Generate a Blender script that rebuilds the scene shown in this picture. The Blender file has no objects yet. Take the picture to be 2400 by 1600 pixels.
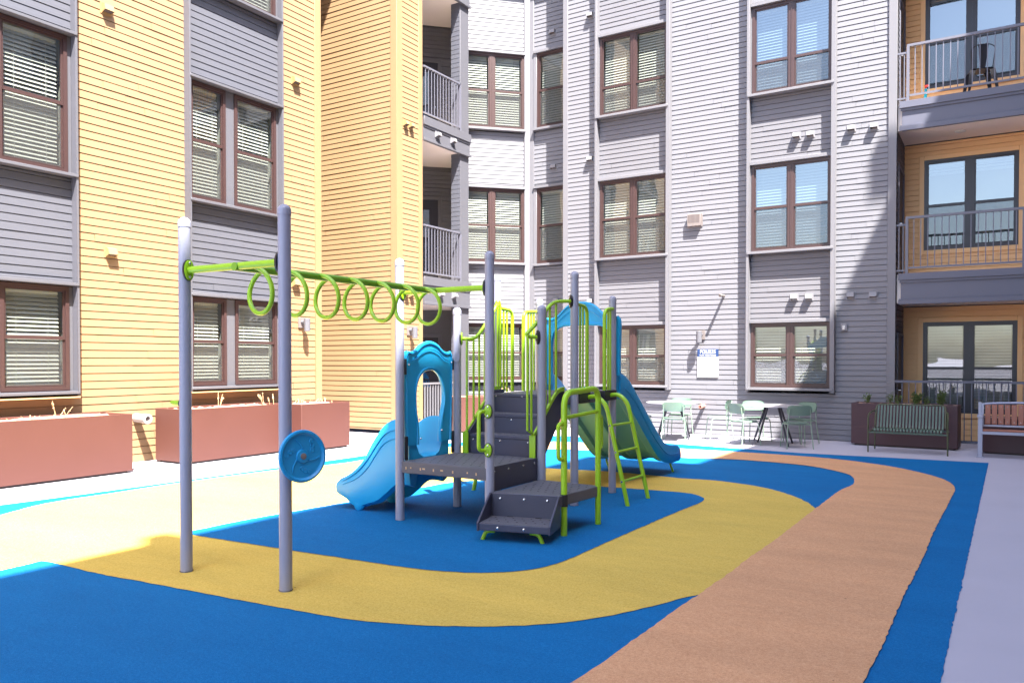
import bpy, math, random
from mathutils import Vector, Matrix
random.seed(7)
R = math.radians
PI = math.pi
sc = bpy.context.scene
C = sc.collection

# ---------------------------------------------------------------- camera model (used to lay out the floor colours)
F, CX, CY, PIT, CH, YAW = 1870., 1200., 874., 0.0155, 1.6, R(31.65)
fw = Vector((-math.sin(YAW)*math.cos(PIT), math.cos(YAW)*math.cos(PIT), -math.sin(PIT)))
rt = Vector((math.cos(YAW), math.sin(YAW), 0))
upv = rt.cross(fw)
def G(px, py, z=0.0):
    r = fw + rt*((px-CX)/F) - upv*((py-CY)/F)
    t = (z-CH)/r.z
    return (r.x*t, r.y*t)

# ---------------------------------------------------------------- materials
def new_mat(name):
    m = bpy.data.materials.new(name); m.use_nodes = True
    nt = m.node_tree; nt.nodes.clear()
    out = nt.nodes.new('ShaderNodeOutputMaterial')
    return m, nt, out
def paint(name, col, rough=0.6, var=0.06, scale=3.0, bump=0.0, bscale=200, metallic=0.0, spec=0.5, stretch=None, coat=0.0, grime=0.0):
    m, nt, out = new_mat(name)
    N = nt.nodes; L = nt.links
    b = N.new('ShaderNodeBsdfPrincipled')
    b.inputs['Roughness'].default_value = rough
    b.inputs['Metallic'].default_value = metallic
    b.inputs['Specular IOR Level'].default_value = spec
    b.inputs['Coat Weight'].default_value = coat
    b.inputs['Coat Roughness'].default_value = 0.15
    g = N.new('ShaderNodeNewGeometry')
    mp = N.new('ShaderNodeMapping'); L.new(g.outputs['Position'], mp.inputs['Vector'])
    if stretch: mp.inputs['Scale'].default_value = stretch
    n = N.new('ShaderNodeTexNoise'); n.inputs['Scale'].default_value = scale; n.inputs['Detail'].default_value = 6
    n.inputs['Roughness'].default_value = 0.65
    L.new(mp.outputs[0], n.inputs['Vector'])
    mix = N.new('ShaderNodeMix'); mix.data_type = 'RGBA'
    mix.inputs['A'].default_value = (*[c*(1-var) for c in col], 1)
    mix.inputs['B'].default_value = (*[min(1, c*(1+var)) for c in col], 1)
    L.new(n.outputs['Fac'], mix.inputs['Factor'])
    cur = mix.outputs['Result']
    if grime > 0:
        n2 = N.new('ShaderNodeTexNoise'); n2.inputs['Scale'].default_value = 0.9; n2.inputs['Detail'].default_value = 8
        L.new(g.outputs['Position'], n2.inputs['Vector'])
        rp = N.new('ShaderNodeMapRange'); rp.inputs[1].default_value = 0.52; rp.inputs[2].default_value = 0.75
        rp.inputs[3].default_value = 0; rp.inputs[4].default_value = grime
        L.new(n2.outputs['Fac'], rp.inputs[0])
        m2 = N.new('ShaderNodeMix'); m2.data_type = 'RGBA'
        L.new(rp.outputs[0], m2.inputs['Factor']); L.new(cur, m2.inputs['A'])
        m2.inputs['B'].default_value = (*[c*0.6 for c in col], 1)
        cur = m2.outputs['Result']
    L.new(cur, b.inputs['Base Color'])
    rr = N.new('ShaderNodeMapRange'); rr.inputs[3].default_value = max(0.02, rough-0.07); rr.inputs[4].default_value = min(1, rough+0.07)
    L.new(n.outputs['Fac'], rr.inputs[0]); L.new(rr.outputs[0], b.inputs['Roughness'])
    if bump > 0:
        nb = N.new('ShaderNodeTexNoise'); nb.inputs['Scale'].default_value = bscale; nb.inputs['Detail'].default_value = 3
        L.new(mp.outputs[0], nb.inputs['Vector'])
        bp = N.new('ShaderNodeBump'); bp.inputs['Strength'].default_value = bump; bp.inputs['Distance'].default_value = 0.004
        L.new(nb.outputs['Fac'], bp.inputs['Height']); L.new(bp.outputs[0], b.inputs['Normal'])
    L.new(b.outputs[0], out.inputs[0])
    return m
def rubber(name, col, dark, light, flick=0.5):
    """poured rubber granules: speckled grains + broad trowel patches"""
    m, nt, out = new_mat(name); N = nt.nodes; L = nt.links
    b = N.new('ShaderNodeBsdfPrincipled'); b.inputs['Roughness'].default_value = 0.85
    b.inputs['Specular IOR Level'].default_value = 0.12
    g = N.new('ShaderNodeNewGeometry')
    v = N.new('ShaderNodeTexVoronoi'); v.inputs['Scale'].default_value = 260
    L.new(g.outputs['Position'], v.inputs['Vector'])
    n = N.new('ShaderNodeTexNoise'); n.inputs['Scale'].default_value = 1.3; n.inputs['Detail'].default_value = 9; n.inputs['Roughness'].default_value = 0.7
    mp = N.new('ShaderNodeMapping'); mp.inputs['Scale'].default_value = (0.45, 1.6, 1)
    mp.inputs['Rotation'].default_value = (0, 0, R(35))
    L.new(g.outputs['Position'], mp.inputs[0]); L.new(mp.outputs[0], n.inputs['Vector'])
    n3 = N.new('ShaderNodeTexNoise'); n3.inputs['Scale'].default_value = 60; n3.inputs['Detail'].default_value = 4
    L.new(g.outputs['Position'], n3.inputs['Vector'])
    s = N.new('ShaderNodeSeparateColor'); L.new(v.outputs['Color'], s.inputs[0])
    add = N.new('ShaderNodeMath'); add.operation = 'MULTIPLY_ADD'; add.inputs[1].default_value = flick; 
    L.new(s.outputs[0], add.inputs[0])
    m1 = N.new('ShaderNodeMath'); m1.operation = 'MULTIPLY'; m1.inputs[1].default_value = 1.0-flick
    L.new(n3.outputs['Fac'], m1.inputs[0]); L.new(m1.outputs[0], add.inputs[2])
    cr = N.new('ShaderNodeValToRGB')
    e = cr.color_ramp.elements
    e[0].position = 0.12; e[0].color = (*dark, 1); e[1].position = 0.9; e[1].color = (*light, 1)
    k = e.new(0.5); k.color = (*col, 1)
    L.new(add.outputs[0], cr.inputs[0])
    mx = N.new('ShaderNodeMix'); mx.data_type = 'RGBA'; mx.blend_type = 'MULTIPLY'
    rp = N.new('ShaderNodeValToRGB'); rp.color_ramp.elements[0].position = 0.3; rp.color_ramp.elements[1].position = 0.7
    rp.color_ramp.elements[0].color = (0.80, 0.81, 0.82, 1); rp.color_ramp.elements[1].color = (1, 1, 1, 1)
    L.new(n.outputs['Fac'], rp.inputs[0])
    mx.inputs['Factor'].default_value = 1
    L.new(cr.outputs[0], mx.inputs['A']); L.new(rp.outputs[0], mx.inputs['B'])
    # scattered dark crumbs
    v2 = N.new('ShaderNodeTexVoronoi'); v2.inputs['Scale'].default_value = 2.2; L.new(g.outputs['Position'], v2.inputs['Vector'])
    lt = N.new('ShaderNodeMath'); lt.operation = 'LESS_THAN'; lt.inputs[1].default_value = 0.016
    L.new(v2.outputs['Distance'], lt.inputs[0])
    mm = N.new('ShaderNodeMix'); mm.data_type = 'RGBA'; mm.inputs['B'].default_value = (*[c*0.35 for c in col], 1)
    L.new(lt.outputs[0], mm.inputs['Factor']); L.new(mx.outputs['Result'], mm.inputs['A'])
    L.new(mm.outputs['Result'], b.inputs['Base Color'])
    bp = N.new('ShaderNodeBump'); bp.inputs['Strength'].default_value = 0.5; bp.inputs['Distance'].default_value = 0.003
    L.new(v.outputs['Distance'], bp.inputs['Height']); L.new(bp.outputs[0], b.inputs['Normal'])
    L.new(b.outputs[0], out.inputs[0])
    return m
def glass(name, tint=(0.62, 0.74, 0.68), refl=0.2):
    m, nt, out = new_mat(name); N = nt.nodes; L = nt.links
    t = N.new('ShaderNodeBsdfTransparent'); t.inputs[0].default_value = (*tint, 1)
    gl = N.new('ShaderNodeBsdfGlossy'); gl.inputs['Roughness'].default_value = 0.01
    gl.inputs['Color'].default_value = (0.95, 0.98, 1.0, 1)
    g = N.new('ShaderNodeNewGeometry')
    n = N.new('ShaderNodeTexNoise'); n.inputs['Scale'].default_value = 1.6; n.inputs['Detail'].default_value = 1
    L.new(g.outputs['Position'], n.inputs['Vector'])
    bp = N.new('ShaderNodeBump'); bp.inputs['Strength'].default_value = 0.16; bp.inputs['Distance'].default_value = 0.02
    L.new(n.outputs['Fac'], bp.inputs['Height']); L.new(bp.outputs[0], gl.inputs['Normal'])
    # Schlick term from |view . normal| so both sides of the pane behave alike
    dt = N.new('ShaderNodeVectorMath'); dt.operation = 'DOT_PRODUCT'; L.new(g.outputs['Incoming'], dt.inputs[0]); L.new(g.outputs['Normal'], dt.inputs[1])
    ab = N.new('ShaderNodeMath'); ab.operation = 'ABSOLUTE'; L.new(dt.outputs['Value'], ab.inputs[0])
    om = N.new('ShaderNodeMath'); om.operation = 'SUBTRACT'; om.inputs[0].default_value = 1.0; L.new(ab.outputs[0], om.inputs[1])
    pw = N.new('ShaderNodeMath'); pw.operation = 'POWER'; pw.inputs[1].default_value = 5.0; L.new(om.outputs[0], pw.inputs[0])
    a = N.new('ShaderNodeMath'); a.operation = 'MULTIPLY_ADD'; a.inputs[1].default_value = 1.0-refl-0.08; a.inputs[2].default_value = refl+0.08; a.use_clamp = True
    L.new(pw.outputs[0], a.inputs[0])
    mx = N.new('ShaderNodeMixShader'); L.new(a.outputs[0], mx.inputs[0]); L.new(t.outputs[0], mx.inputs[1]); L.new(gl.outputs[0], mx.inputs[2])
    L.new(mx.outputs[0], out.inputs[0])
    return m

def mesh_screen(name):
    m, nt, out = new_mat(name); N = nt.nodes; L = nt.links
    t = N.new('ShaderNodeBsdfTransparent'); d = N.new('ShaderNodeBsdfDiffuse'); d.inputs[0].default_value = (0.10, 0.10, 0.10, 1)
    mx = N.new('ShaderNodeMixShader'); mx.inputs[0].default_value = 0.34
    L.new(t.outputs[0], mx.inputs[1]); L.new(d.outputs[0], mx.inputs[2]); L.new(mx.outputs[0], out.inputs[0]); return m
M = dict(
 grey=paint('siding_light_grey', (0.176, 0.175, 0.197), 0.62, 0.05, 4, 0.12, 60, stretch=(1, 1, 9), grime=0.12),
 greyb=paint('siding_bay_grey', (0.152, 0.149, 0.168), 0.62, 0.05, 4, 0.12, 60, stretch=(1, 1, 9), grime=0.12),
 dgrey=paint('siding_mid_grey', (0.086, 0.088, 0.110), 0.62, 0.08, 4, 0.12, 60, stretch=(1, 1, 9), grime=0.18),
 trim=paint('trim_light_grey', (0.168, 0.165, 0.184), 0.55, 0.04, 6, 0.08, 90),
 dtrim=paint('trim_mid_grey', (0.100, 0.099, 0.117), 0.55, 0.06, 6, 0.08, 90, grime=0.15),
 slate=paint('balcony_fascia_slate', (0.105, 0.108, 0.148), 0.5, 0.05, 5, 0.05, 80, grime=0.12),
 yellow=paint('siding_yellow', (0.302, 0.190, 0.099), 0.6, 0.05, 4, 0.12, 60, stretch=(1, 1, 9), grime=0.08),
 ytrim=paint('trim_yellow', (0.306, 0.193, 0.099), 0.55, 0.04, 6, 0.08, 90),
 orange=paint('siding_ochre', (0.76, 0.44, 0.20), 0.6, 0.05, 4, 0.12, 60, stretch=(1, 1, 9), grime=0.1),
 otrim=paint('trim_ochre', (0.78, 0.46, 0.21), 0.55, 0.04, 6),
 soffit=paint('soffit_beige', (0.80, 0.70, 0.64), 0.8, 0.03, 2, 0.1, 150),
 brown=paint('window_vinyl_brown', (0.052, 0.027, 0.026), 0.42, 0.1, 20),
 black=paint('window_vinyl_black', (0.022, 0.02, 0.03), 0.4, 0.1, 20),
 blind=paint('blind_slat_white', (0.42, 0.425, 0.40), 0.6, 0.03, 9),
 room=paint('room_lining', (0.22, 0.23, 0.21), 0.9),
 glass=glass('window_glass', (0.86, 0.89, 0.86), refl=0.05),
 glass2=glass('window_glass_mirror', (0.50, 0.60, 0.68), refl=0.13),
 screen=mesh_screen('insect_mesh'),
 door=paint('door_dark', (0.045, 0.045, 0.06), 0.5, 0.08, 6),
 rail=paint('railing_grey', (0.13, 0.13, 0.165), 0.45, 0.06, 12),
 concrete=paint('concrete_paving', (0.43, 0.41, 0.475), 0.85, 0.06, 1.4, 0.25, 120, grime=0.10),
 post=paint('post_powder_grey_blue', (0.285, 0.295, 0.385), 0.42, 0.03, 14, 0.05, 400, spec=0.6),
 lime=paint('lime_powder_coat', (0.30, 0.56, 0.012), 0.33, 0.04, 14, 0.03, 400, spec=0.6),
 olive=paint('green_powder_coat_beam', (0.16, 0.38, 0.014), 0.36, 0.05, 14, spec=0.6),
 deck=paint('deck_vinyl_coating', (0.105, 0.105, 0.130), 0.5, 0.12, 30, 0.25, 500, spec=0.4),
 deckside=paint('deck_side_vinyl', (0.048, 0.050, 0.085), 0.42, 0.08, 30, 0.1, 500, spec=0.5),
 hole=paint('punched_hole', (0.008, 0.008, 0.014), 0.9),
 bolt=paint('bolt_steel', (0.6, 0.6, 0.62), 0.25, 0.05, 20, metallic=0.9),
 blackp=paint('black_plastic', (0.012, 0.012, 0.018), 0.4),
 blue=paint('moulded_plastic_blue', (0.014, 0.37, 0.72), 0.34, 0.04, 6, 0.04, 300, spec=0.5),
 blue2=paint('moulded_plastic_deep_blue', (0.009, 0.29, 0.62), 0.36, 0.04, 6, 0.04, 300, spec=0.5),
 teal=paint('slide_underside', (0.14, 0.43, 0.46), 0.45, 0.08, 5, 0.04, 300),
 planter=paint('planter_rust_red', (0.092, 0.031, 0.023), 0.55, 0.10, 1.6, 0.05, 200, grime=0.15),
 planterd=paint('planter_dark_brown', (0.062, 0.026, 0.032), 0.5, 0.1, 2, 0.05, 200),
 soil=paint('dry_soil', (0.42, 0.27, 0.20), 0.95, 0.5, 40, 0.8, 60),
 straw=paint('dry_stems', (0.62, 0.42, 0.24), 0.9, 0.2, 60),
 leaf=paint('leaf_green', (0.085, 0.13, 0.035), 0.55, 0.35, 40),
 sage=paint('sage_green_chair', (0.14, 0.22, 0.17), 0.42, 0.04, 10),
 sagel=paint('pale_green_chair', (0.22, 0.31, 0.235), 0.42, 0.04, 10),
 ttop=paint('table_top_pale', (0.36, 0.34, 0.36), 0.4, 0.04, 5),
 tleg=paint('table_leg_charcoal', (0.035, 0.035, 0.05), 0.4),
 bgreen=paint('bench_green', (0.065, 0.105, 0.075), 0.45, 0.06, 8),
 bframe=paint('bench_olive_tube', (0.065, 0.075, 0.034), 0.45, 0.06, 8),
 wood=paint('bench_reddish_wood', (0.33, 0.13, 0.085), 0.6, 0.25, 5, 0.2, 40, stretch=(18, 18, 1.5)),
 silver=paint('bench_grey_metal', (0.34, 0.35, 0.44), 0.35, 0.04, 10, metallic=0.3),
 ventw=paint('vent_offwhite', (0.235, 0.23, 0.25), 0.5),
 venty=paint('vent_yellow', (0.38, 0.24, 0.11), 0.5),
 ventd=paint('vent_hollow', (0.09, 0.07, 0.07), 0.8),
 ventt=paint('vent_taupe', (0.20, 0.17, 0.165), 0.5),
 lamp=paint('lamp_grey', (0.13, 0.13, 0.15), 0.4),
 pvc=paint('pvc_white', (0.45, 0.42, 0.42), 0.4),
 pipered=paint('pipe_terracotta', (0.55, 0.26, 0.2), 0.5),
 signw=paint('sign_white', (0.62, 0.62, 0.60), 0.4, 0.01),
 signb=paint('sign_blue', (0.014, 0.045, 0.15), 0.4, 0.02),
 signt=paint('sign_print', (0.55, 0.55, 0.5), 0.6),
 toyb=paint('toy_teal', (0.0, 0.30, 0.42), 0.4), toyr=paint('toy_red', (0.6, 0.03, 0.02), 0.4),
 chrome=paint('knob_metal', (0.5, 0.5, 0.5), 0.25, metallic=0.9),
)
M['rblue'] = rubber('rubber_blue', (0.003, 0.140, 0.375), (0.002, 0.095, 0.26), (0.016, 0.205, 0.49), 0.45)
M['ryel'] = rubber('rubber_yellow', (0.68, 0.47, 0.095), (0.46, 0.30, 0.06), (0.78, 0.60, 0.20), 0.35)
M['rorg'] = rubber('rubber_terracotta', (0.68, 0.36, 0.185), (0.47, 0.225, 0.115), (0.79, 0.49, 0.30), 0.40)

# ---------------------------------------------------------------- mesh building
ORG = {}
class MB:
    def __init__(s): s.v = []; s.f = []; s.mi = []; s.sm = []; s.m = 0
    def add(s, vs, fs, smooth=False):
        o = len(s.v); s.v += [tuple(p) for p in vs]
        for f in fs: s.f.append([i+o for i in f]); s.mi.append(s.m); s.sm.append(smooth)
        return s
    def box(s, x0, x1, y0, y1, z0, z1, fr=None):
        vs = [(x, y, z) for x in (x0, x1) for y in (y0, y1) for z in (z0, z1)]
        if fr: vs = [fr(*p) for p in vs]
        return s.add(vs, [(0,1,3,2),(4,6,7,5),(0,4,5,1),(2,3,7,6),(0,2,6,4),(1,5,7,3)])
    def quad(s, a, b, c, d): return s.add([a, b, c, d], [(0,1,2,3)])
    def prism(s, poly, z0, z1, fr=None):
        n = len(poly); vs = [(x, y, z0) for x, y in poly]+[(x, y, z1) for x, y in poly]
        if fr: vs = [fr(*p) for p in vs]
        return s.add(vs, [list(range(n))[::-1], list(range(n, 2*n))]+[(i, (i+1) % n, n+(i+1) % n, n+i) for i in range(n)])
    def tube(s, pts, r, seg=12, caps=True, closed=False, rr=None):
        pts = [Vector(p) for p in pts]; n = len(pts)
        rings = []; prev = None
        for i in range(n):
            if closed: t = (pts[(i+1) % n]-pts[i-1])
            else: t = pts[min(i+1, n-1)]-pts[max(i-1, 0)]
            t.normalize()
            if prev is None:
                a = Vector((0, 0, 1)) if abs(t.z) < 0.9 else Vector((1, 0, 0))
                u = t.cross(a).normalized()
            else:
                u = (prev - t*prev.dot(t)).normalized()
            prev = u; w = t.cross(u)
            q = rr[i] if rr else r
            rings.append([pts[i]+(u*math.cos(2*PI*k/seg)+w*math.sin(2*PI*k/seg))*q for k in range(seg)])
        vs = [p for rg in rings for p in rg]; fs = []
        m = n if closed else n-1
        for i in range(m):
            j = (i+1) % n
            for k in range(seg):
                l = (k+1) % seg
                fs.append((i*seg+k, i*seg+l, j*seg+l, j*seg+k))
        s.add(vs, fs, True)
        if caps and not closed:
            s.add(rings[0], [list(range(seg))[::-1]]); s.add(rings[-1], [list(range(seg))])
        return s
    def lathe(s, prof, c, axis=(0, 0, 1), seg=20):
        ax = Vector(axis).normalized(); a = Vector((0, 0, 1)) if abs(ax.z) < 0.9 else Vector((1, 0, 0))
        u = ax.cross(a).normalized(); w = ax.cross(u); c = Vector(c)
        vs = []
        for r, h in prof:
            vs += [c+ax*h+(u*math.cos(2*PI*k/seg)+w*math.sin(2*PI*k/seg))*r for k in range(seg)]
        fs = []
        for i in range(len(prof)-1):
            for k in range(seg):
                l = (k+1) % seg; fs.append((i*seg+k, i*seg+l, (i+1)*seg+l, (i+1)*seg+k))
        s.add(vs, fs, True)
        if prof[0][0] > 1e-4: s.add(vs[:seg], [list(range(seg))[::-1]])
        if prof[-1][0] > 1e-4: s.add(vs[-seg:], [list(range(seg))])
        return s
    def loft(s, rings, smooth=True, closed_ring=True, caps=True):
        n = len(rings[0]); vs = [p for r in rings for p in r]; fs = []
        for i in range(len(rings)-1):
            for k in range(n if closed_ring else n-1):
                l = (k+1) % n; fs.append((i*n+k, i*n+l, (i+1)*n+l, (i+1)*n+k))
        s.add(vs, fs, smooth)
        if caps and closed_ring:
            s.add(rings[0], [list(range(n))[::-1]]); s.add(rings[-1], [list(range(n))])
        return s
    def build(s, name, mats, parent=None, origin=None, bevel=0.0, angle=35, label=None, fix=True, bseg=2):
        if not isinstance(mats, (list, tuple)): mats = [mats]
        me = bpy.data.meshes.new(name)
        if parent is not None: org = ORG.get(parent.name, Vector((0, 0, 0)))
        else: org = Vector(origin) if origin else Vector((0, 0, 0))
        me.from_pydata([tuple(Vector(p)-org) for p in s.v], [], s.f)
        for i, p in enumerate(me.polygons): p.material_index = s.mi[i]; p.use_smooth = True
        for m in mats: me.materials.append(M[m] if isinstance(m, str) else m)
        if fix:
            import bmesh
            bm = bmesh.new(); bm.from_mesh(me)
            bmesh.ops.remove_doubles(bm, verts=bm.verts, dist=1e-5)
            bmesh.ops.recalc_face_normals(bm, faces=bm.faces)
            bm.to_mesh(me); bm.free()
        me.update(); me.set_sharp_from_angle(angle=R(angle))
        o = bpy.data.objects.new(name, me); C.objects.link(o)
        if parent is not None: o.parent = parent; ORG[o.name] = org
        else: o.location = org; ORG[o.name] = org
        if bevel > 0:
            b = o.modifiers.new('bevel', 'BEVEL'); b.width = bevel; b.segments = bseg; b.limit_method = 'ANGLE'; b.angle_limit = R(40)
            b.harden_normals = False
        if label: o['label'] = label
        return o
def thing(name, label, cat, loc=(0, 0, 0), rz=0, group=None, kind=None):
    o = bpy.data.objects.new(name, None); C.objects.link(o); o.empty_display_size = 0.1
    o.location = loc; o.rotation_euler = (0, 0, rz)
    tag(o, label, cat, group, kind); ORG[o.name] = Vector(loc)
    return o
def tag(o, label=None, cat=None, group=None, kind=None):
    if label: o['label'] = label
    if cat: o['category'] = cat
    if group: o['group'] = group
    if kind: o['kind'] = kind
    return o
def copy_tree(o, parent=None):
    c = o.copy(); C.objects.link(c)
    if parent: c.parent = parent
    for ch in list(o.children): copy_tree(ch, c)
    return c
def fillet(pts, r, n=6):
    pts = [Vector(p) for p in pts]; out = [pts[0]]
    for i in range(1, len(pts)-1):
        a, b, c = pts[i-1], pts[i], pts[i+1]
        d1 = (a-b); d2 = (c-b); q = min(r, d1.length*0.48, d2.length*0.48)
        p1 = b+d1.normalized()*q; p2 = b+d2.normalized()*q
        for k in range(n+1):
            t = k/n; out.append(p1*(1-t)**2+b*2*t*(1-t)+p2*t*t)
    out.append(pts[-1]); return out
def catmull(pts, n=8, closed=False):
    out = []; m = len(pts)
    rng = range(m if closed else m-1)
    g = lambda i: Vector(pts[i % m]) if closed else Vector(pts[max(0, min(m-1, i))])
    for i in rng:
        p0, p1, p2, p3 = g(i-1), g(i), g(i+1), g(i+2)
        for k in range(n):
            t = k/n
            out.append(0.5*((2*p1)+(p2-p0)*t+(2*p0-5*p1+4*p2-p3)*t*t+(3*p1-p0-3*p2+p3)*t**3))
    if not closed: out.append(g(m-1))
    return out

# ================================================================= GROUND
def sheet(name, poly, z, mat):
    mb = MB(); mb.add([(x, y, z) for x, y in poly], [list(range(len(poly)))])
    o = mb.build(name, mat, fix=False); o['kind'] = 'structure'; return o
sheet('ground', [(-300, -300), (300, -300), (300, 300), (-300, 300)], -0.004, 'concrete')
def rough_edge(pts, amp=0.006, step=0.05):
    out = []
    for i in range(len(pts)):
        a = Vector(pts[i]); b = Vector(pts[(i+1) % len(pts)])
        L = (b-a).length; n = max(1, int(L/step)) if a.y > 1 or b.y > 1 else 1
        nrm = Vector((-(b-a).y, (b-a).x)).normalized() if L > 0 else Vector((0, 0))
        for k in range(n):
            j = nrm*random.gauss(0, amp*0.5)
            out.append(tuple(a+(b-a)*(k/n)+j))
    return out
pad = [(-.19, 14.56), (-3.04, 14.40), (-5.4, 14.74), (-7.85, 15.05), (-8.35, 14.9), (-9.15, 12.6), (-9.2, 9.4), (-9.40, 5.4), (-9.6, 3), (-9.8, -3.5), (-.31, -3.5)]
sheet('play_surface_blue', rough_edge(pad, 0.006), 0.0, 'rblue')
P = lambda l: [G(*p) for p in l]
yl = P([(1912,1192),(1894.6,1178),(1860,1162.6),(1810,1147),(1753,1136),(1676.5,1126),(1600,1121),(1560,1117),(1427,1105),(1280,1097),(1215,1091),(1172,1080),(1150,1068),(1150,1056),(1130,1047),(1080,1045),(1000,1054),(900,1069),(800,1086),(650,1101),(417,1132),(268,1155),(153,1172),(76,1187),(0,1208)])
yl = [tuple(p) for p in catmull([(x, y, 0) for x, y in yl[1:]], 5)]
yl = [G(1912,1192)]+[(p[0], p[1]) for p in yl]
yl += [(-9.1, 3.3), (-8.6, 2.6), (-8.0, 2.4)]
y2 = P([(0,1337),(50,1326),(90,1316),(104,1314.4),(134,1321),(229.6,1344),(344,1365),(497,1394),(650,1422.7),(800,1449),(953,1463.7),(1068,1467.5),(1182.6,1467.5),(1297,1461),(1412,1445.7),(1527,1420.8),(1600,1401.7),(1640,1393)])
y2 = [(p[0], p[1]) for p in catmull([(x, y, 0) for x, y in y2], 5)]
yl += y2
yl += P([(1700,1380),(1880,1250)])
sheet('play_surface_yellow', rough_edge(yl), 0.004, 'ryel')
oo = P([(2024,1600),(2078,1493.5),(2120,1394),(2166,1302),(2189,1245),(2231,1164.5),(2237.7,1145),(2227,1132),(2197,1118.6),(2136,1103),(2059,1088.8),(1944,1074.6),(1791,1063),(1600,1052),(1450,1042),(1330,1036.5),(1290,1036),(1230,1041),(1165,1052),(1150,1060),(1175,1062),(1230,1056),(1290,1053),(1336,1053.5),(1450,1060),(1600,1072.7),(1715,1076.5),(1829.5,1085),(1906,1093.7),(1963,1105),(1994,1115),(2002.4,1128),(1996,1138),(1967,1151),(1912,1192),(1868,1226),(1814,1268),(1753,1310),(1715,1340.5),(1676.5,1367),(1638,1394),(1600,1419),(1469.5,1512.6),(1408,1558.6),(1343,1600)])
oc = [(p[0], p[1]) for p in catmull([(x, y, 0) for x, y in oo], 4)]
oc += [(-1.85, 3.1), (-2.0, 2.4), (-2.3, 1.0), (-2.4, -3.0), (-1.2, -3.0), (-0.75, 1.0), (-0.62, 3.4)]
sheet('play_surface_terracotta', rough_edge(oc), 0.008, 'rorg')
ib = P([(450,1245),(565,1221),(696,1197.5),(775,1184),(899,1162),(948,1150),(1000,1141),(1050,1132),(1120,1127),(1200,1127),(1300,1132),(1409,1140.6),(1560,1151.4),(1600,1155),(1627,1159),(1646,1166),(1650.5,1171),(1642,1178),(1600,1195),(1527,1225.7),(1431,1267.8),(1335.6,1310),(1278,1329),(1221,1338.6),(1144,1343),(1068,1341.6),(953,1331),(800,1308),(689,1291.5),(574,1273.5),(463,1256),(443,1250)])
ic = [(p[0], p[1]) for p in catmull([(x, y, 0) for x, y in ib], 4, True)]
sheet('play_surface_inner_blue', rough_edge(ic), 0.008, 'rblue')

# ================================================================= BUILDINGS
class Frm:
    """wall-local frame: u along the wall, w outwards, z up"""
    def __init__(s, o, d, n): s.o = Vector((*o, 0)); s.d = Vector((*d, 0)).normalized(); s.n = Vector((*n, 0)).normalized()
    def __call__(s, u, w, z): return tuple(s.o+s.d*u+s.n*w+Vector((0, 0, z)))
def siding(mb, fr, u0, u1, z0, z1, w=0.0, pitch=0.108, lip=0.0085, gap=0.010):
    """lap boards: each row is a sloping face with a shadow gap under its lower edge"""
    n0 = math.floor(z0/pitch); z = n0*pitch
    mb.add([fr(u0, w-0.023, z0), fr(u1, w-0.023, z0), fr(u1, w-0.023, z1), fr(u0, w-0.023, z1)], [(0,1,2,3)])
    while z < z1-1e-4:
        a = max(z, z0); b = min(z+pitch, z1)
        j = random.uniform(-0.0006, 0.0006)
        g0 = min(max(z+gap, a), b)
        if g0 > a: mb.add([fr(u0, w-0.022, a), fr(u1, w-0.022, a), fr(u1, w-0.022, g0), fr(u0, w-0.022, g0)], [(0,1,2,3)])
        if b-g0 > 1e-4:
            la = lip*(1-(g0-z)/pitch)+0.0015; lb = lip*(1-(b-z)/pitch)+0.0015
            if u1-u0 > 0.9 and random.random() < 0.45:
                # butt joint: two board lengths meet with a small step
                um = random.uniform(u0+0.25, u1-0.25); e = random.choice((-1, 1))*0.0022
                mb.add([fr(u0, w+la+j, g0), fr(um-0.002, w+la+j, g0), fr(um-0.002, w+lb+j, b), fr(u0, w+lb+j, b)], [(0,1,2,3)])
                mb.add([fr(um+0.002, w+la+e, g0), fr(u1, w+la, g0), fr(u1, w+lb, b), fr(um+0.002, w+lb+e, b)], [(0,1,2,3)])
            else: mb.add([fr(u0, w+la+j, g0), fr(u1, w+la, g0), fr(u1, w+lb, b), fr(u0, w+lb+j, b)], [(0,1,2,3)])
            if g0 > a: mb.add([fr(u0, w-0.022, g0), fr(u1, w-0.022, g0), fr(u1, w+la, g0), fr(u0, w+la+j, g0)], [(0,1,2,3)])
            mb.add([fr(u0, w-0.022, b), fr(u1, w-0.022, b), fr(u1, w+lb, b), fr(u0, w+lb+j, b)], [(0,1,2,3)])
        z += pitch
def wall(parent, fr, segs, mat, name='siding_wall', extra=None, **k):
    """every separate stretch of boards is an object of its own"""
    for i, q in enumerate(segs):
        m = MB(); siding(m, fr, *q, **k)
        if extra and i == 0: extra(m)
        m.build(name, mat, parent, fix=False)
def siding_hole(mb, fr, u0, u1, z0, z1, h, **k):
    a, b, c, d = h
    siding(mb, fr, u0, a, z0, z1, **k); siding(mb, fr, b, u1, z0, z1, **k)
    siding(mb, fr, a, b, z0, c, **k); siding(mb, fr, a, b, d, z1, **k)
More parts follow.
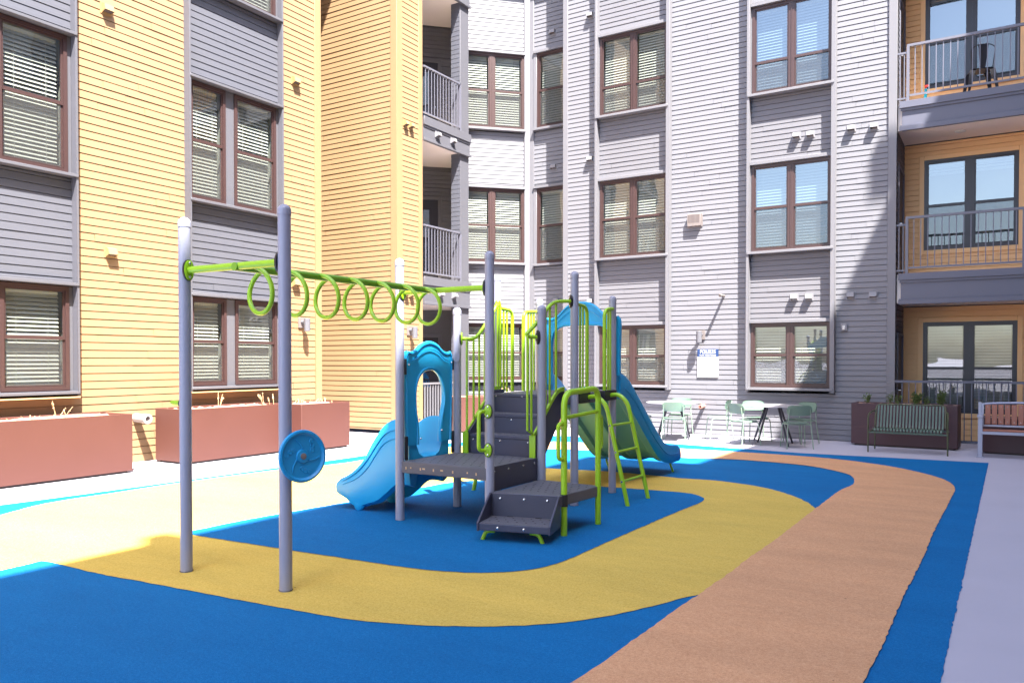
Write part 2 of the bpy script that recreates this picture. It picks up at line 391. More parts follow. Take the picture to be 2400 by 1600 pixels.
def window(parent, fr, u0, u1, z0, z1, w=0.03, cols=1, rail=0.5, mat='brown', gl='glass', mull=0.11, drop=1.0, fw_=0.055, open_top=0.0):
    """double hung window: frame > pane (one per column), blind"""
    f = MB(); fb = lambda *a: f.box(*a, fr=fr)
    D = 0.08
    fb(u0, u0+fw_, w-D, w, z0, z1); fb(u1-fw_, u1, w-D, w, z0, z1)
    fb(u0+fw_, u1-fw_, w-D, w, z0, z0+fw_); fb(u0+fw_, u1-fw_, w-D, w, z1-fw_, z1)
    # dark room behind
    f.m = 1
    rd = 0.6
    f.add([fr(u0, w-D-0.01, z0), fr(u1, w-D-0.01, z0), fr(u1, w-D-0.01, z1), fr(u0, w-D-0.01, z1), fr(u0, w-rd, z0), fr(u1, w-rd, z0), fr(u1, w-rd, z1), fr(u0, w-rd, z1)],
          [(0,1,5,4),(1,2,6,5),(2,3,7,6),(3,0,4,7),(4,5,6,7)])
    f.m = 0
    cw = (u1-u0-2*fw_-(cols-1)*mull)/cols
    zr = z0+(z1-z0)*rail
    cells = []
    for i in range(cols):
        a = u0+fw_+i*(cw+mull); b = a+cw
        if i < cols-1:
            fb(b, b+mull, w-D, w-0.006, z0+fw_, z1-fw_)
            fb(b+mull*0.44, b+mull*0.56, w-0.006, w+0.003, z0+fw_, z1-fw_)
        q = 0.028
        # upper sash (nearer the front) and lower sash
        fb(a, b, w-0.055, w-0.018, zr-0.022, zr+0.03)
        for (zz0, zz1, ww) in ((zr+0.03, z1-fw_, w-0.020), (z0+fw_, zr-0.022, w-0.036)):
            fb(a, a+q, ww-0.03, ww, zz0, zz1); fb(b-q, b, ww-0.03, ww, zz0, zz1)
            if ww < w-0.03: fb(a+q, b-q, ww-0.03, ww, zz0, zz0+q+0.01)
            else: fb(a+q, b-q, ww-0.03, ww, zz1-q, zz1)
        cells.append((a+q, b-q))
    fo = f.build('window', [mat, 'room'], parent, fix=False)
    g = MB()
    for a, b in cells:
        g.quad(fr(a, w-0.034, zr+0.03), fr(b, w-0.034, zr+0.03), fr(b, w-0.034, z1-fw_-0.028), fr(a, w-0.034, z1-fw_-0.028))
        g.quad(fr(a, w-0.052, z0+fw_+0.03), fr(b, w-0.052, z0+fw_+0.03), fr(b, w-0.052, zr-0.022), fr(a, w-0.052, zr-0.022))
    g.build('pane', gl, fo, fix=False)
    g = MB()
    for a, b in cells: g.quad(fr(a, w-0.030, z0+fw_+0.02), fr(b, w-0.030, z0+fw_+0.02), fr(b, w-0.030, zr-0.022), fr(a, w-0.030, zr-0.022))
    g.build('insect_screen', 'screen', fo, fix=False)
    s = MB(); zb = z1-fw_-0.03; low = z0+fw_+0.02+(1-drop)*(z1-z0)
    for a, b in cells:
        s.box(a+0.012, b-0.03, w-0.155, w-0.10, zb-0.04, zb, fr=fr)
        z = zb-0.07; k = 0
        tilt = random.uniform(0.95, 1.1)
        while z > low:
            cz = 0.031*math.sin(tilt); cy = 0.031*math.cos(tilt); e = random.gauss(0, 0.0015)
            s.add([fr(a+0.008, w-0.115+cy, z-cz), fr(b-0.02, w-0.115+cy, z-cz+e), fr(b-0.02, w-0.115-cy, z+cz+e), fr(a+0.008, w-0.115-cy, z+cz)], [(0,1,2,3)])
            z -= 0.060
        for q in (0.22, 0.78):
            u = a+(b-a)*q
            s.box(u-0.0025, u+0.0025, w-0.1, w-0.098, low, zb-0.04, fr=fr)
        s.box(a+0.02, b-0.04, w-0.14, w-0.112, low-0.01, low+0.008, fr=fr)
    s.build('blind', 'blind', fo, fix=False)
    return fo
def vent(parent, fr, u, z, mat, w=0.0, s=0.075):
    f = MB()
    f.box(u-s-0.012, u+s+0.012, w+0.002, w+0.014, z-s, z+s, fr=fr)
    # sloping hood open at the bottom: top skin and two cheeks
    d = 0.105; a, b = u-s+0.008, u+s-0.008
    zt, zm, zb = z+s-0.012, z+s*0.45, z-s*0.55
    T = 0.005
    for (x0, x1) in ((a, a+T), (b-T, b)):
        pr = [(w+0.014, zt), (w+d*0.8, zm+0.015), (w+d, zb+0.01), (w+0.014, z-s+0.01)]
        f.add([fr(x0, p, q) for p, q in pr]+[fr(x1, p, q) for p, q in pr], [(0,1,2,3),(7,6,5,4),(0,4,5,1),(1,5,6,2),(2,6,7,3),(3,7,4,0)])
    f.add([fr(a, w+0.014, zt), fr(b, w+0.014, zt), fr(b, w+d*0.8, zm+0.015), fr(a, w+d*0.8, zm+0.015), fr(b, w+d, zb+0.01), fr(a, w+d, zb+0.01)], [(0,1,2,3),(3,2,4,5)])
    f.m = 1
    f.add([fr(a+T, w+0.016, zb), fr(b-T, w+0.016, zb), fr(b-T, w+d*0.82, zb+0.02), fr(a+T, w+d*0.82, zb+0.02)], [(0,1,2,3)])
    return f.build('exhaust_vent', [mat, 'ventd'], parent, fix=False, bevel=0)
def trimbox(parent, fr, *boxes, mat='trim', name='trim_board', bevel=0.004):
    for b in boxes:
        f = MB(); f.box(*b, fr=fr); f.build(name, mat, parent, fix=False, bevel=bevel, bseg=1)

TOP = 14.4
# ---- yellow wing
YW = thing('apartment_building', 'tall yellow lap sided apartment wing with projecting grey window bays, on the left', 'building', (-11.7, 6, 0))
F1 = Frm((-11.7, 0), (0, 1), (1, 0))
m = MB()
BAYS = [(0.72, 2.76), (4.61, 6.65), (8.53, 10.57)]
edges = [-9.0]+[e for b in BAYS for e in b]+[11.5]
wall(YW, F1, [(edges[i], edges[i+1], 0.06, TOP) for i in range(0, len(edges), 2)]+[(a, b, 0.06, 1.12) for a, b in BAYS], 'yellow', pitch=0.117)
m.box(-9, 11.5, -0.02, 0.006, 0.0, 0.06, fr=F1)
m.build('wall_base', 'yellow', YW, fix=False)
trimbox(YW, F1, (11.49, 11.66, -0.12, 0.025, 0, TOP), mat='ytrim', name='corner_trim')
F1r = Frm((-11.7, 11.655), (-1, 0), (0, 1))
m = MB(); siding(m, F1r, 0.02, 3.0, 0, TOP, pitch=0.117); m.build('return_wall', 'yellow', YW, fix=False)
PJ = 0.155
for (a, b) in BAYS:
    near = a > 4
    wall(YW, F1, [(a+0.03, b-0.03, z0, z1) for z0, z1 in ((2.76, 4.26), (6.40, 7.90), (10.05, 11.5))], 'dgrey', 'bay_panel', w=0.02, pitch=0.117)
    fl = [(1.17, 2.68), (4.33, 6.32), (7.98, 9.97)]
    bx = [(a, a+0.035, 0.0, PJ, 1.08, TOP), (b-0.035, b, 0.0, PJ, 1.08, TOP)]
    for z0, z1 in fl:
        # pillar between windows and outer jambs
        bx += [(a+0.035, a+0.065, 0.0, 0.035, z0, z1), (a+0.80, a+0.99, 0.0, 0.035, z0, z1), (b-0.10, b-0.035, 0, 0.035, z0, z1)]
    trimbox(YW, F1, *bx, mat='dtrim', name='bay_trim')
    bx = []
    for z0, z1 in fl:
        bx += [(a+0.01, b-0.01, 0.0, PJ+0.018, z0-0.055, z0-0.012), (a+0.036, b-0.036, 0.0, 0.05, z0-0.012, z0),
               (a+0.01, b-0.01, 0.0, PJ+0.015, z1+0.012, z1+0.055), (a+0.036, b-0.036, 0.0, 0.045, z1+0.055, z1+0.095)]
    trimbox(YW, F1, *bx, mat='dtrim', name='window_sill')
    m = MB(); m.box(a, b, 0.0, PJ, 1.06, 1.078, fr=F1); m.build('bay_soffit', 'otrim', YW, fix=False)
    for k, (z0, z1) in enumerate(fl):
        window(YW, F1, a+0.066, a+0.80, z0, z1, w=0.055)
        window(YW, F1, a+0.99, b-0.10, z0, z1, w=0.055)
for u, z in ((7.18, 6.95), (7.21, 3.26), (10.98, 6.99), (10.96, 3.10)): vent(YW, F1, u, z, 'venty', s=0.085)
# W2 wall
F2 = Frm((0, 13.4), (1, 0), (0, -1))
wall(YW, F2, [(-14.6, -11.32, 0.08, TOP)], 'yellow', pitch=0.1145)
F2b = Frm((-11.18, 13.4), (0, 1), (1, 0))
wall(YW, F2b, [(0.17, 0.76, 0.0, TOP)], 'yellow', pitch=0.1145)
for q in ((-11.34, -11.163, 13.383, 13.58), (-11.3, -11.163, 14.14, 14.28)):
    m = MB(); m.box(*q, 0, TOP); m.build('corner_trim', 'ytrim', YW, fix=False, bevel=0.004, bseg=1)
for u, z in ((0.27, 6.77), (0.46, 6.77), (0.27, 3.06), (0.46, 3.06)): vent(YW, F2b, u, z, 'venty', s=0.065)

# ---- left balcony stack (triangular loggias between the yellow wing and the chamfer)
GW = thing('apartment_building', 'tall light grey lap sided apartment wing with white sunlit boards and square bay windows', 'building', (-6, 17, 0))
s2 = math.sqrt(.5)
FB = Frm((-12.5, 16.6), (s2, s2), (s2, -s2)); FD = Frm((-12.5+0.385*s2, 16.6+0.385*s2), (s2, s2), (s2, -s2)); DB0, DB1 = -0.97, 0.10
wall(GW, FB, [(-2.6, DB0, 0, TOP), (DB1, 1.2, 0, TOP)]+[(DB0, DB1, z0, z1) for z0, z1 in ((2.30, 3.5), (5.84, 7.08), (9.36, TOP))], 'grey', 'balcony_back_wall')
FR = Frm((-11.18, 15.74), (-1, 0), (0, -1))
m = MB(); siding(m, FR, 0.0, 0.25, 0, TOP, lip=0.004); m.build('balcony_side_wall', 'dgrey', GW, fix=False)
m = MB(); m.box(-11.43, -11.165, 15.742, 16.10, 0, TOP); m.build('column', 'dtrim', GW, fix=False, bevel=0.006, bseg=1)
m = MB(); m.box(-15.0, -11.3, 14.25, 14.28, 0, TOP); m.build('balcony_partition', 'grey', GW, fix=False)
FL = Frm((-11.18, 14.28), (0, 1), (1, 0))
for i, (zf, zb, zt) in enumerate(((3.50, 2.87, 4.68), (7.09, 6.55, 8.24), (10.7, 10.15, 11.8))):
    bal = MB()
    poly = [(-14.75, 14.29), (-11.20, 14.29), (-11.20, 15.735), (-11.44, 15.735), (-11.44, 16.38), (-11.72, 17.32)]
    bal.prism(poly, zb+0.03, zf-0.02)
    b = bal.build('balcony_slab', ['soffit'], GW, fix=True)
    q = MB()
    q.box(0, 1.82, 0.0, 0.05, zb, zf-0.02, fr=FL); q.box(-0.02, 1.84, 0.05, 0.085, zf-0.19, zf, fr=FL)
    q.box(0.0, 1.83, 0.05, 0.065, zf-0.24, zf-0.19, fr=FL); q.box(0, 1.84, 0.05, 0.08, zb, zb+0.06, fr=FL)
    q.build('fascia', 'dtrim', b, fix=False, bevel=0.004, bseg=1)
    r = MB()
    r.box(0.02, 1.45, 0.0, 0.045, zt-0.035, zt, fr=FL); r.box(0.02, 1.45, 0.008, 0.038, zf+0.08, zf+0.11, fr=FL)
    r.box(1.43, 1.47, -0.02, 0.045, zf, zt, fr=FL)
    u = 0.10
    while u < 1.42: r.box(u-0.008, u+0.008, 0.015, 0.031, zf+0.1, zt-0.03, fr=FL); u += 0.112
    r.build('railing', 'rail', b, fix=False)
for u, z in ((0.49, 6.78), (1.09, 6.78), (0.60, 3.14), (1.13, 3.14)): vent(GW, Frm((-11.13, 14.28), (0, 1), (1, 0)), u, z, 'ventw', s=0.07)
for z0, z1 in ((0, 2.26), (3.5, 5.80), (7.09, 9.32)):
    d = MB(); d.box(-1.30, -0.36, -0.02, 0.01, z0, z1-0.06, fr=FD)
    d.box(-1.15, -0.52, 0.01, 0.016, z0+0.25, z1-0.25, fr=FD)
    dd = d.build('door', 'door', GW, fix=False, bevel=0.003)
    trimbox(dd, FD, (-1.36, -1.28, -0.02, 0.03, z0, z1), (-0.37, -0.28, -0.02, 0.03, z0, z1), (-1.36, -0.28, -0.02, 0.034, z1-0.06, z1+0.03), mat='trim', name='door_frame')
    g = MB(); g.box(-1.08, -0.60, 0.0165, 0.018, z0+0.32, z1-0.32, fr=FD); g.build('door_glass', 'glass2', dd, fix=False)
    k = MB(); k.lathe([(0.025, 0), (0.012, 0.02), (0.012, 0.05), (0.028, 0.06), (0.02, 0.08), (0.0, 0.083)], FD(-0.43, 0.01, z0+1.0), (s2, -s2, 0)); k.build('door_handle', 'chrome', dd)
# ground patio railing, painted white steel
r = MB()
r.box(0.0, 1.45, 0.0, 0.045, 1.06, 1.10, fr=FL); r.box(0.0, 1.45, 0.0, 0.035, 0.08, 0.11, fr=FL)
u = 0.06
while u < 1.42: r.box(u-0.012, u+0.012, 0.008, 0.032, 0.0, 1.06, fr=FL); u += 0.10
r.build('patio_railing', 'trim', GW, fix=False)

# ---- chamfer W5
F5 = Frm((-11.42, 16.43), (s2, s2), (s2, -s2))
wall(GW, F5, [(0, 1.5, 0, 0.98), (-0.1, 1.50, 2.64, 4.0), (-0.1, 1.50, 6.02, 7.33), (-0.1, 1.50, 9.40, 10.75), (-0.1, 1.5, 12.7, TOP)], 'grey')
trimbox(GW, F5, (1.44, 1.58, -0.1, 0.06, 0, TOP), name='corner_trim')
fl5 = [(1.12, 2.53, 0.48), (4.07, 5.92, 0.5), (7.42, 9.29, 0.5), (10.9, 12.6, 0.5)]
for z0, z1, rl in fl5:
    window(GW, F5, -0.22, 1.44, z0, z1, w=0.03, cols=2, rail=rl, mull=0.13)
trimbox(GW, F5, *[(-0.2, 1.46, 0.0, 0.13, z0-0.06, z0-0.005) for z0, z1, r_ in fl5], *[(-0.2, 1.46, 0.0, 0.08, z1+0.005, z1+0.07) for z0, z1, r_ in fl5], name='window_sill')
# ---- W6 recessed strip
F6 = Frm((0, 17.55), (1, 0), (0, -1))
wall(GW, F6, [(-10.16, -9.0, z0, z1) for z0, z1 in ((0, 1.0), (2.62, 3.96), (6.03, 7.36), (9.41, 10.85), (12.7, TOP))], 'grey')
fl6 = [(1.12, 2.53, 0.48), (4.04, 5.93, 0.5), (7.44, 9.31, 0.5), (10.95, 12.6, .5)]
trimbox(GW, F6, (-10.32, -10.15, -0.06, 0.04, 0, TOP), *[(-10.15, -10.06, 0.0, 0.05, z0, z1) for z0, z1, r_ in fl6], name='corner_trim')
for z0, z1, rl in fl6: window(GW, F6, -10.06, -9.02, z0, z1, w=0.03, rail=rl)
trimbox(GW, F6, *[(-10.15, -9.03, 0.0, 0.12, z0-0.06, z0-0.005) for z0, z1, r_ in fl6], *[(-10.15, -9.03, 0.0, 0.08, z1+0.005, z1+0.07) for z0, z1, r_ in fl6], name='window_sill')
for u, z in ((-9.61, 9.76), (-9.58, 6.42), (-9.51, 3.09)): vent(GW, F6, u, z, 'ventw', s=0.08)
# ---- main front W7..W11
F3 = Frm((0, 17.0), (1, 0), (0, -1))
B8 = (-8.13, -6.31); B10 = (-4.62, -2.87)
wall(GW, F3, [(-8.90, B8[0], 0, TOP), (B8[1], B10[0], 0, TOP), (B10[1], -1.92, 0, TOP), (B8[0], B8[1], 0, 0.93), (B10[0], B10[1], 0, 0.93)], 'grey')
for q in ((-9.03, -8.9, 16.97, 17.56), (-1.935, -1.785, 16.965, 17.03)):
    m = MB(); m.box(*q, 0, TOP); m.build('corner_trim', 'trim', GW, fix=False, bevel=0.005, bseg=1)
P3_ = 0.165
for bi, ((a, b), fl) in enumerate(((B8, [(1.06, 2.40, 0.48), (3.98, 5.76, 0.5), (7.26, 9.08, 0.36), (10.6, 12.3, .5)]),
                                  (B10, [(1.05, 2.38, 0.50), (3.88, 5.68, 0.5), (7.15, 8.97, 0.36), (10.5, 12.2, .5)]))):
    wall(GW, F3, [(a+0.03, b-0.03, fl[k][1]+0.07, fl[k+1][0]-0.07) for k in range(3)]+[(a+.03, b-.03, fl[3][1]+.07, TOP)], 'greyb', 'bay_panel')
    wl = 0.055; wr = 0.085
    trimbox(GW, F3, (a, a+wl, 0.0, P3_, 0.95, TOP), (b-wr, b, 0.0, P3_, 0.95, TOP), *[(a+wl, a+wl+0.02, 0, 0.03, z0, z1) for z0, z1, r_ in fl], name='bay_trim')
    trimbox(GW, F3, *[(a+0.02, b-0.03, 0.0, P3_+0.02, z0-0.06, z0-0.008) for z0, z1, r_ in fl], *[(a+wl, b-wr, 0.0, 0.10, z1+0.004, z1+0.07) for z0, z1, r_ in fl], name='window_sill')
    for k, (z0, z1, rl) in enumerate(fl):
        window(GW, F3, a+wl+0.02, b-wr, z0, z1, w=0.035, cols=2, rail=rl, mull=0.12, gl='glass2' if (bi == 1 and k > 0) else 'glass')
for u, z in ((-3.64, 6.19), (-3.37, 6.18), (-2.6, 6.18), (-2.19, 6.16), (-3.67, 2.9), (-3.38, 2.89), (-2.59, 2.89), (-2.18, 2.88), (-8.31, 9.68), (-8.31, 6.33), (-8.29, 3.0)):
    vent(GW, F3, u, z, 'ventw')
# ---- right loggias
RB = 18.3
FK = Frm((0, RB), (1, 0), (0, -1))
RX = 3.6
levels = [(0.0, 2.69), (3.27, 6.0), (6.55, 9.3), (9.85, 12.6)]
wins = [(0.55, 2.38), (3.84, 5.66), (7.10, 8.95), (10.4, 12.2)]
for (zf, zc), (w0, w1) in zip(levels, wins):
    m = MB(); siding_hole(m, FK, -1.78, RX, zf, zc, (-1.41, 0.22, w0, w1)); m.build('balcony_back_wall', 'orange', GW, fix=False)
    trimbox(GW, FK, (-1.50, -1.41, 0, 0.03, w0-0.09, w1+0.09), (0.22, 0.31, 0, 0.03, w0-0.09, w1+0.09), (-1.41, 0.22, 0, 0.03, w1, w1+0.09), (-1.41, 0.22, 0, 0.035, w0-0.09, w0), mat='otrim', name='window_casing')
    window(GW, FK, -1.41, 0.22, w0, w1, w=0.02, cols=2, rail=0.49, mat='black', gl='glass2' if zf > 1 else 'glass', mull=0.14, drop=1.0 if zf < 1 else (0.12 if zf > 6 else 0.2))
    # side wall with a balcony door
    FS = Frm((-1.78, 17.0), (0, 1), (1, 0))
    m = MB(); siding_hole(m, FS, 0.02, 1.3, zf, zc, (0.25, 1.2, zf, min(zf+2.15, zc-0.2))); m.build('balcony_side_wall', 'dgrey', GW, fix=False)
    d = MB(); d.box(0.25, 1.2, -0.05, -0.01, zf, min(zf+2.15, zc-0.2), fr=FS); dd = d.build('door', 'door', GW, fix=False)
    trimbox(dd, FS, (0.25, 0.30, -0.05, 0.02, zf, min(zf+2.15, zc-0.2)), (1.15, 1.2, -0.05, 0.02, zf, min(zf+2.15, zc-0.2)), (0.3, 1.15, -0.05, 0.018, min(zf+2.1, zc-0.25), min(zf+2.15, zc-0.2)), mat='slate', name='door_frame')
    k = MB(); k.tube([FS(0.38, -0.01, zf+1.02), FS(0.38, 0.05, zf+1.02), FS(0.5, 0.05, zf+1.02)], 0.01, 8); k.build('door_handle', 'chrome', dd)
    m = MB(); m.box(RX, RX+0.02, 17.03, RB, zf, zc); m.build('balcony_side_wall', 'orange', GW, fix=False)
for i, (zb, zf, zt) in enumerate(((2.69, 3.27, 4.35), (6.0, 6.55, 7.62), (9.3, 9.85, 10.9))):
    s_ = MB(); s_.box(-1.775, RX, 17.07, RB-0.01, zb+0.02, zf-0.01); b = s_.build('balcony_slab', ['soffit'], GW, fix=False)
    FF = Frm((0, 17.0), (1, 0), (0, -1))
    q = MB(); q.box(-1.70, RX, -0.07, 0.0, zb, zf-0.02, fr=FF); q.box(-1.74, RX, 0.0, 0.05, zf-0.13, zf, fr=FF); q.box(-1.72, RX, 0.0, 0.025, zf-0.18, zf-0.13, fr=FF)
    q.box(-1.73, RX, 0.0, 0.03, zb+0.075, zb+0.095, fr=FF); q.box(-1.74, RX, 0.0, 0.045, zb-0.01, zb+0.075, fr=FF)
    q.build('fascia', 'slate', b, fix=False, bevel=0.004, bseg=1)
    r = MB()
    r.box(-1.62, RX, -0.02, 0.03, zt-0.045, zt, fr=FF); r.box(-1.57, RX, -0.01, 0.02, zf+0.085, zf+0.12, fr=FF)
    for px in (-1.60, 0.29, 2.2): r.box(px-0.025, px+0.025, -0.02, 0.03, zf, zt-0.045, fr=FF)
    r.box(-1.78, -1.62, -0.02, 0.02, zt-0.17, zt-0.135, fr=FF); r.box(-1.78, -1.62, -0.01, 0.02, zf+0.04, zf+0.07, fr=FF)
    for px in (-1.735, -1.665): r.box(px-0.008, px+0.008, -0.004, 0.012, zf+0.06, zt-0.15, fr=FF)
    u = -1.48
    while u < RX:
        r.box(u-0.008, u+0.008, -0.003, 0.013, zf+0.1, zt-0.04, fr=FF); u += 0.118
    r.build('railing', 'rail', b, fix=False)
    l = MB(); l.lathe([(0.10, 0.0), (0.10, -0.008), (0.06, -0.022), (0, -0.024)], (-0.75, 17.7, zb+0.021)); l.build('ceiling_light', 'signw', b)
m = MB(); m.lathe([(0.05, 0), (0.05, 0.03), (0.03, 0.045), (0, 0.05)], (0.52, RB-0.005, 5.62), (0, -1, 0)); m.build('smoke_detector', 'signw', GW)
r = MB(); FF = Frm((0, 16.98), (1, 0), (0, -1))
r.box(-1.78, RX, -0.02, 0.025, 1.18, 1.225, fr=FF); r.box(-1.78, RX, -0.015, 0.02, 0.07, 0.11, fr=FF)
u = -1.66; k = 0
while u < RX:
    r.box(u-0.009, u+0.009, -0.006, 0.012, 0.0 if k % 8 == 3 else 0.1, 1.19, fr=FF); u += 0.116; k += 1
r.build('patio_railing', 'slate', GW, fix=False)
F12 = Frm((0, 17.0), (1, 0), (0, -1))
m = MB(); siding(m, F12, RX, 3.9, 0, TOP); m.build('siding_wall', 'grey', GW, fix=False)
# roofs and solid backs so that no light leaks through and reflections see mass
m = MB(); m.box(-24, -11.98-0.3, -9, 11.6, 0, TOP); m.build('building_core', 'yellow', YW, fix=False)
m = MB(); m.box(-24, -11.0, -9.3, 11.7, TOP, TOP+0.35); m.build('roof', 'dtrim', YW, fix=False)
m = MB(); m.box(-24, 3.9, 18.95, 26, 0, TOP); m.build('building_core', 'grey', GW, fix=False)
m = MB(); m.box(-24, -11.0, 11.72, 26, TOP, TOP+0.35); m.box(-10.99, 5, 16.6, 26, TOP, TOP+0.35); m.build('roof', 'dtrim', GW, fix=False)

# ---- opposite block on the right (outside the picture, shades the court and shows in the panes)
OW = thing('apartment_building', 'shading apartment block right of the court, seen only as reflection and shadow', 'building', (6, 3, 0))
H = 18.5
m = MB()
segs = [(2.0, -14, 0.45), (2.45, 0.45, 5.9), (4.28, 5.9, 24.0)]
for x, y0, y1 in segs:
    m = MB(); m.box(x, 9, y0, y1, 0, H); m.build('building_core', 'greyb', OW, fix=False)
for x, y0, y1 in segs:
    if y0 > 5: y1 = 16.5
    FO = Frm((x, 0), (0, 1), (-1, 0))
    m = MB(); siding(m, FO, y0, y1, 0, H, pitch=0.11)
    m.build('siding_wall', 'greyb', OW, fix=False)
    y = y0+0.8
    while y+1.5 < y1:
        for fz in (1.0, 4.3, 7.6, 10.9, 14.2):
            q = MB(); q.box(x-0.03, x+0.02, y, y+1.5, fz, fz+1.7); q.m = 1; q.box(x-0.035, x-0.03, y+0.06, y+1.44, fz+0.06, fz+1.64); q.build('window', ['brown', 'blind'], OW, fix=False)
        y += 3.1

for q, n in (((2.0, 2.6, -1.95, -1.70, H, H+0.62), 'roof_vent'), ((3.7, 4.3, 12.60, 12.76, H-0.5, H+0.3), 'shadow_caster')):  # vent inferred from its shadow; second box unseen, added to shape the wall shadow
    m = MB(); m.box(*q); m.build(n, 'ventt', OW, fix=False)
# ================================================================= fixtures on the walls
def wall_light(fr, u, z, label, rot=0):
    p = fr(u, 0, z)
    t = thing('wall_light', label, 'wall light', p, 0, 'cylinder wall lights of the court')
    m = MB(); m.box(u-0.085, u+0.085, 0.006, 0.035, z-0.06, z+0.14, fr=fr); m.build('back_plate', 'ventt', t, fix=False, bevel=0.004)
    m = MB(); m.tube([fr(u, 0.03, z+0.05), fr(u, 0.10, z+0.05)], 0.04, 10); m.build('arm', 'lamp', t)
    c = Vector(fr(u, 0.17, 0)); m = MB(); m.lathe([(0.045, -0.13), (0.06, -0.125), (0.06, 0.115), (0.055, 0.12)], (c.x, c.y, z), seg=20); m.build('lamp_shade', 'lamp', t)
wall_light(F1, 11.12, 2.30, 'grey cylinder wall light on the sunlit yellow wall beside the grey bay')
wall_light(F2b, 0.40, 2.22, 'grey cylinder wall light on the narrow yellow wall beside the loggia column')
wall_light(F3, -5.62, 2.12, 'grey cylinder wall light on the white sunlit boards just above the rules sign')
def pipe_stub(fr, u, z, r, mat, label, L=0.22):
    p = fr(u, 0, z); t = thing('wall_pipe', label, 'pipe outlet', p)
    a = Vector(fr(u, 0.0, z)); b = Vector(fr(u, L, z-0.01)); d = (b-a).normalized()
    m = MB(); m.lathe([(r*0.9, 0.0), (r*0.9, L*0.6), (r, L*0.62), (r*1.05, L), (r*0.6, L+0.005), (r*0.55, L-0.03), (0, L-0.03)], a, d, 18); m.build('pipe', mat, t)
    m = MB(); m.lathe([(r*0.45, L-0.028), (r*0.4, L-0.02), (0, L-0.018)], a, d, 12); m.build('outlet_cap', 'ventd', t)
pipe_stub(F1, 7.62, 0.70, 0.075, 'pvc', 'white plastic pipe outlet sticking out of the yellow wall between two planters', 0.32)
pipe_stub(F3, -5.56, 0.62, 0.045, 'pipered', 'small terracotta coloured pipe outlet low on the grey wall beside the pale chair', 0.25)
pipe_stub(F3, -5.13, 2.99, 0.03, 'ventt', 'tiny brown pipe stub high on the white boards casting a long shadow', 0.28)
t = thing('louvre_vent', 'taupe louvred box vent high on the white sunlit boards', 'vent', F3(-5.77, 0, 4.66))
m = MB(); m.box(-5.94, -5.60, 0.008, 0.02, 4.51, 4.81, fr=F3); m.box(-5.92, -5.62, 0.02, 0.10, 4.53, 4.79, fr=F3); m.build('vent_box', 'ventt', t, fix=False, bevel=0.005)
m = MB()
for k in range(9): m.box(-5.89+k*0.028, -5.875+k*0.028, 0.1005, 0.102, 4.60, 4.775, fr=F3)
m.build('louvre_slot', 'ventd', t, fix=False)
t = thing('alarm_strobe', 'small white fire alarm strobe on the shaded grey wall right of the ground floor bay', 'alarm strobe', F3(-2.71, 0, 2.26))
m = MB(); m.box(-2.77, -2.65, 0.01, 0.05, 2.19, 2.34, fr=F3); m.build('housing', 'ventw', t, fix=False, bevel=0.01)
m = MB(); m.box(-2.735, -2.685, 0.05, 0.075, 2.215, 2.30, fr=F3); m.build('lens', 'signw', t, fix=False, bevel=0.01)
# rules sign
t = thing('rules_sign', 'white play area rules sign with a blue header on the sunlit boards', 'sign', F3(-5.47, 0, 1.55))
m = MB(); m.box(-5.70, -5.24, 0.014, 0.028, 1.24, 1.685, fr=F3); m.build('sign_board', 'signw', t, fix=False)
m = MB(); m.box(-5.70, -5.24, 0.014, 0.0285, 1.686, 1.85, fr=F3); m.build('header', 'signb', t, fix=False)
def text(body, size, x, z, mat, parent, name, bold=0.0):
    cu = bpy.data.curves.new(name, 'FONT'); cu.body = body; cu.size = size; cu.align_x = 'CENTER'; cu.align_y = 'CENTER'; cu.extrude = 0.0006; cu.offset = bold
    o = bpy.data.objects.new(name, cu); C.objects.link(o)
    bpy.context.view_layer.update()
    me = bpy.data.meshes.new_from_object(o); C.objects.unlink(o); bpy.data.objects.remove(o)
    me.materials.clear(); me.materials.append(M[mat])
    o2 = bpy.data.objects.new(name, me); C.objects.link(o2)
    o2.parent = parent; o2.rotation_euler = (PI/2, 0, 0)
    o2.location = Vector((x, 17.0-0.0300, z))-ORG[parent.name]
    return o2
text('FOUR25', 0.098, -5.47, 1.795, 'signw', t, 'lettering', 0.002)
text('PLAY AREA RULES', 0.045, -5.47, 1.718, 'signw', t, 'lettering', 0.001)
m = MB()
m.box(-5.60, -5.34, 0.0287, 0.0292, 1.755, 1.762, fr=F3)
m.m = 0; m.build('header_rule', 'signw', t, fix=False)
m = MB(); z = 1.66
for k in range(13):
    w = random.uniform(0.30, 0.40)
    if k in (0, 1) or k > 9: m.box(-5.67, -5.67+w, 0.0285, 0.029, z-0.006, z, fr=F3)
    z -= 0.031
m.build('printed_lines', 'signt', t, fix=False)

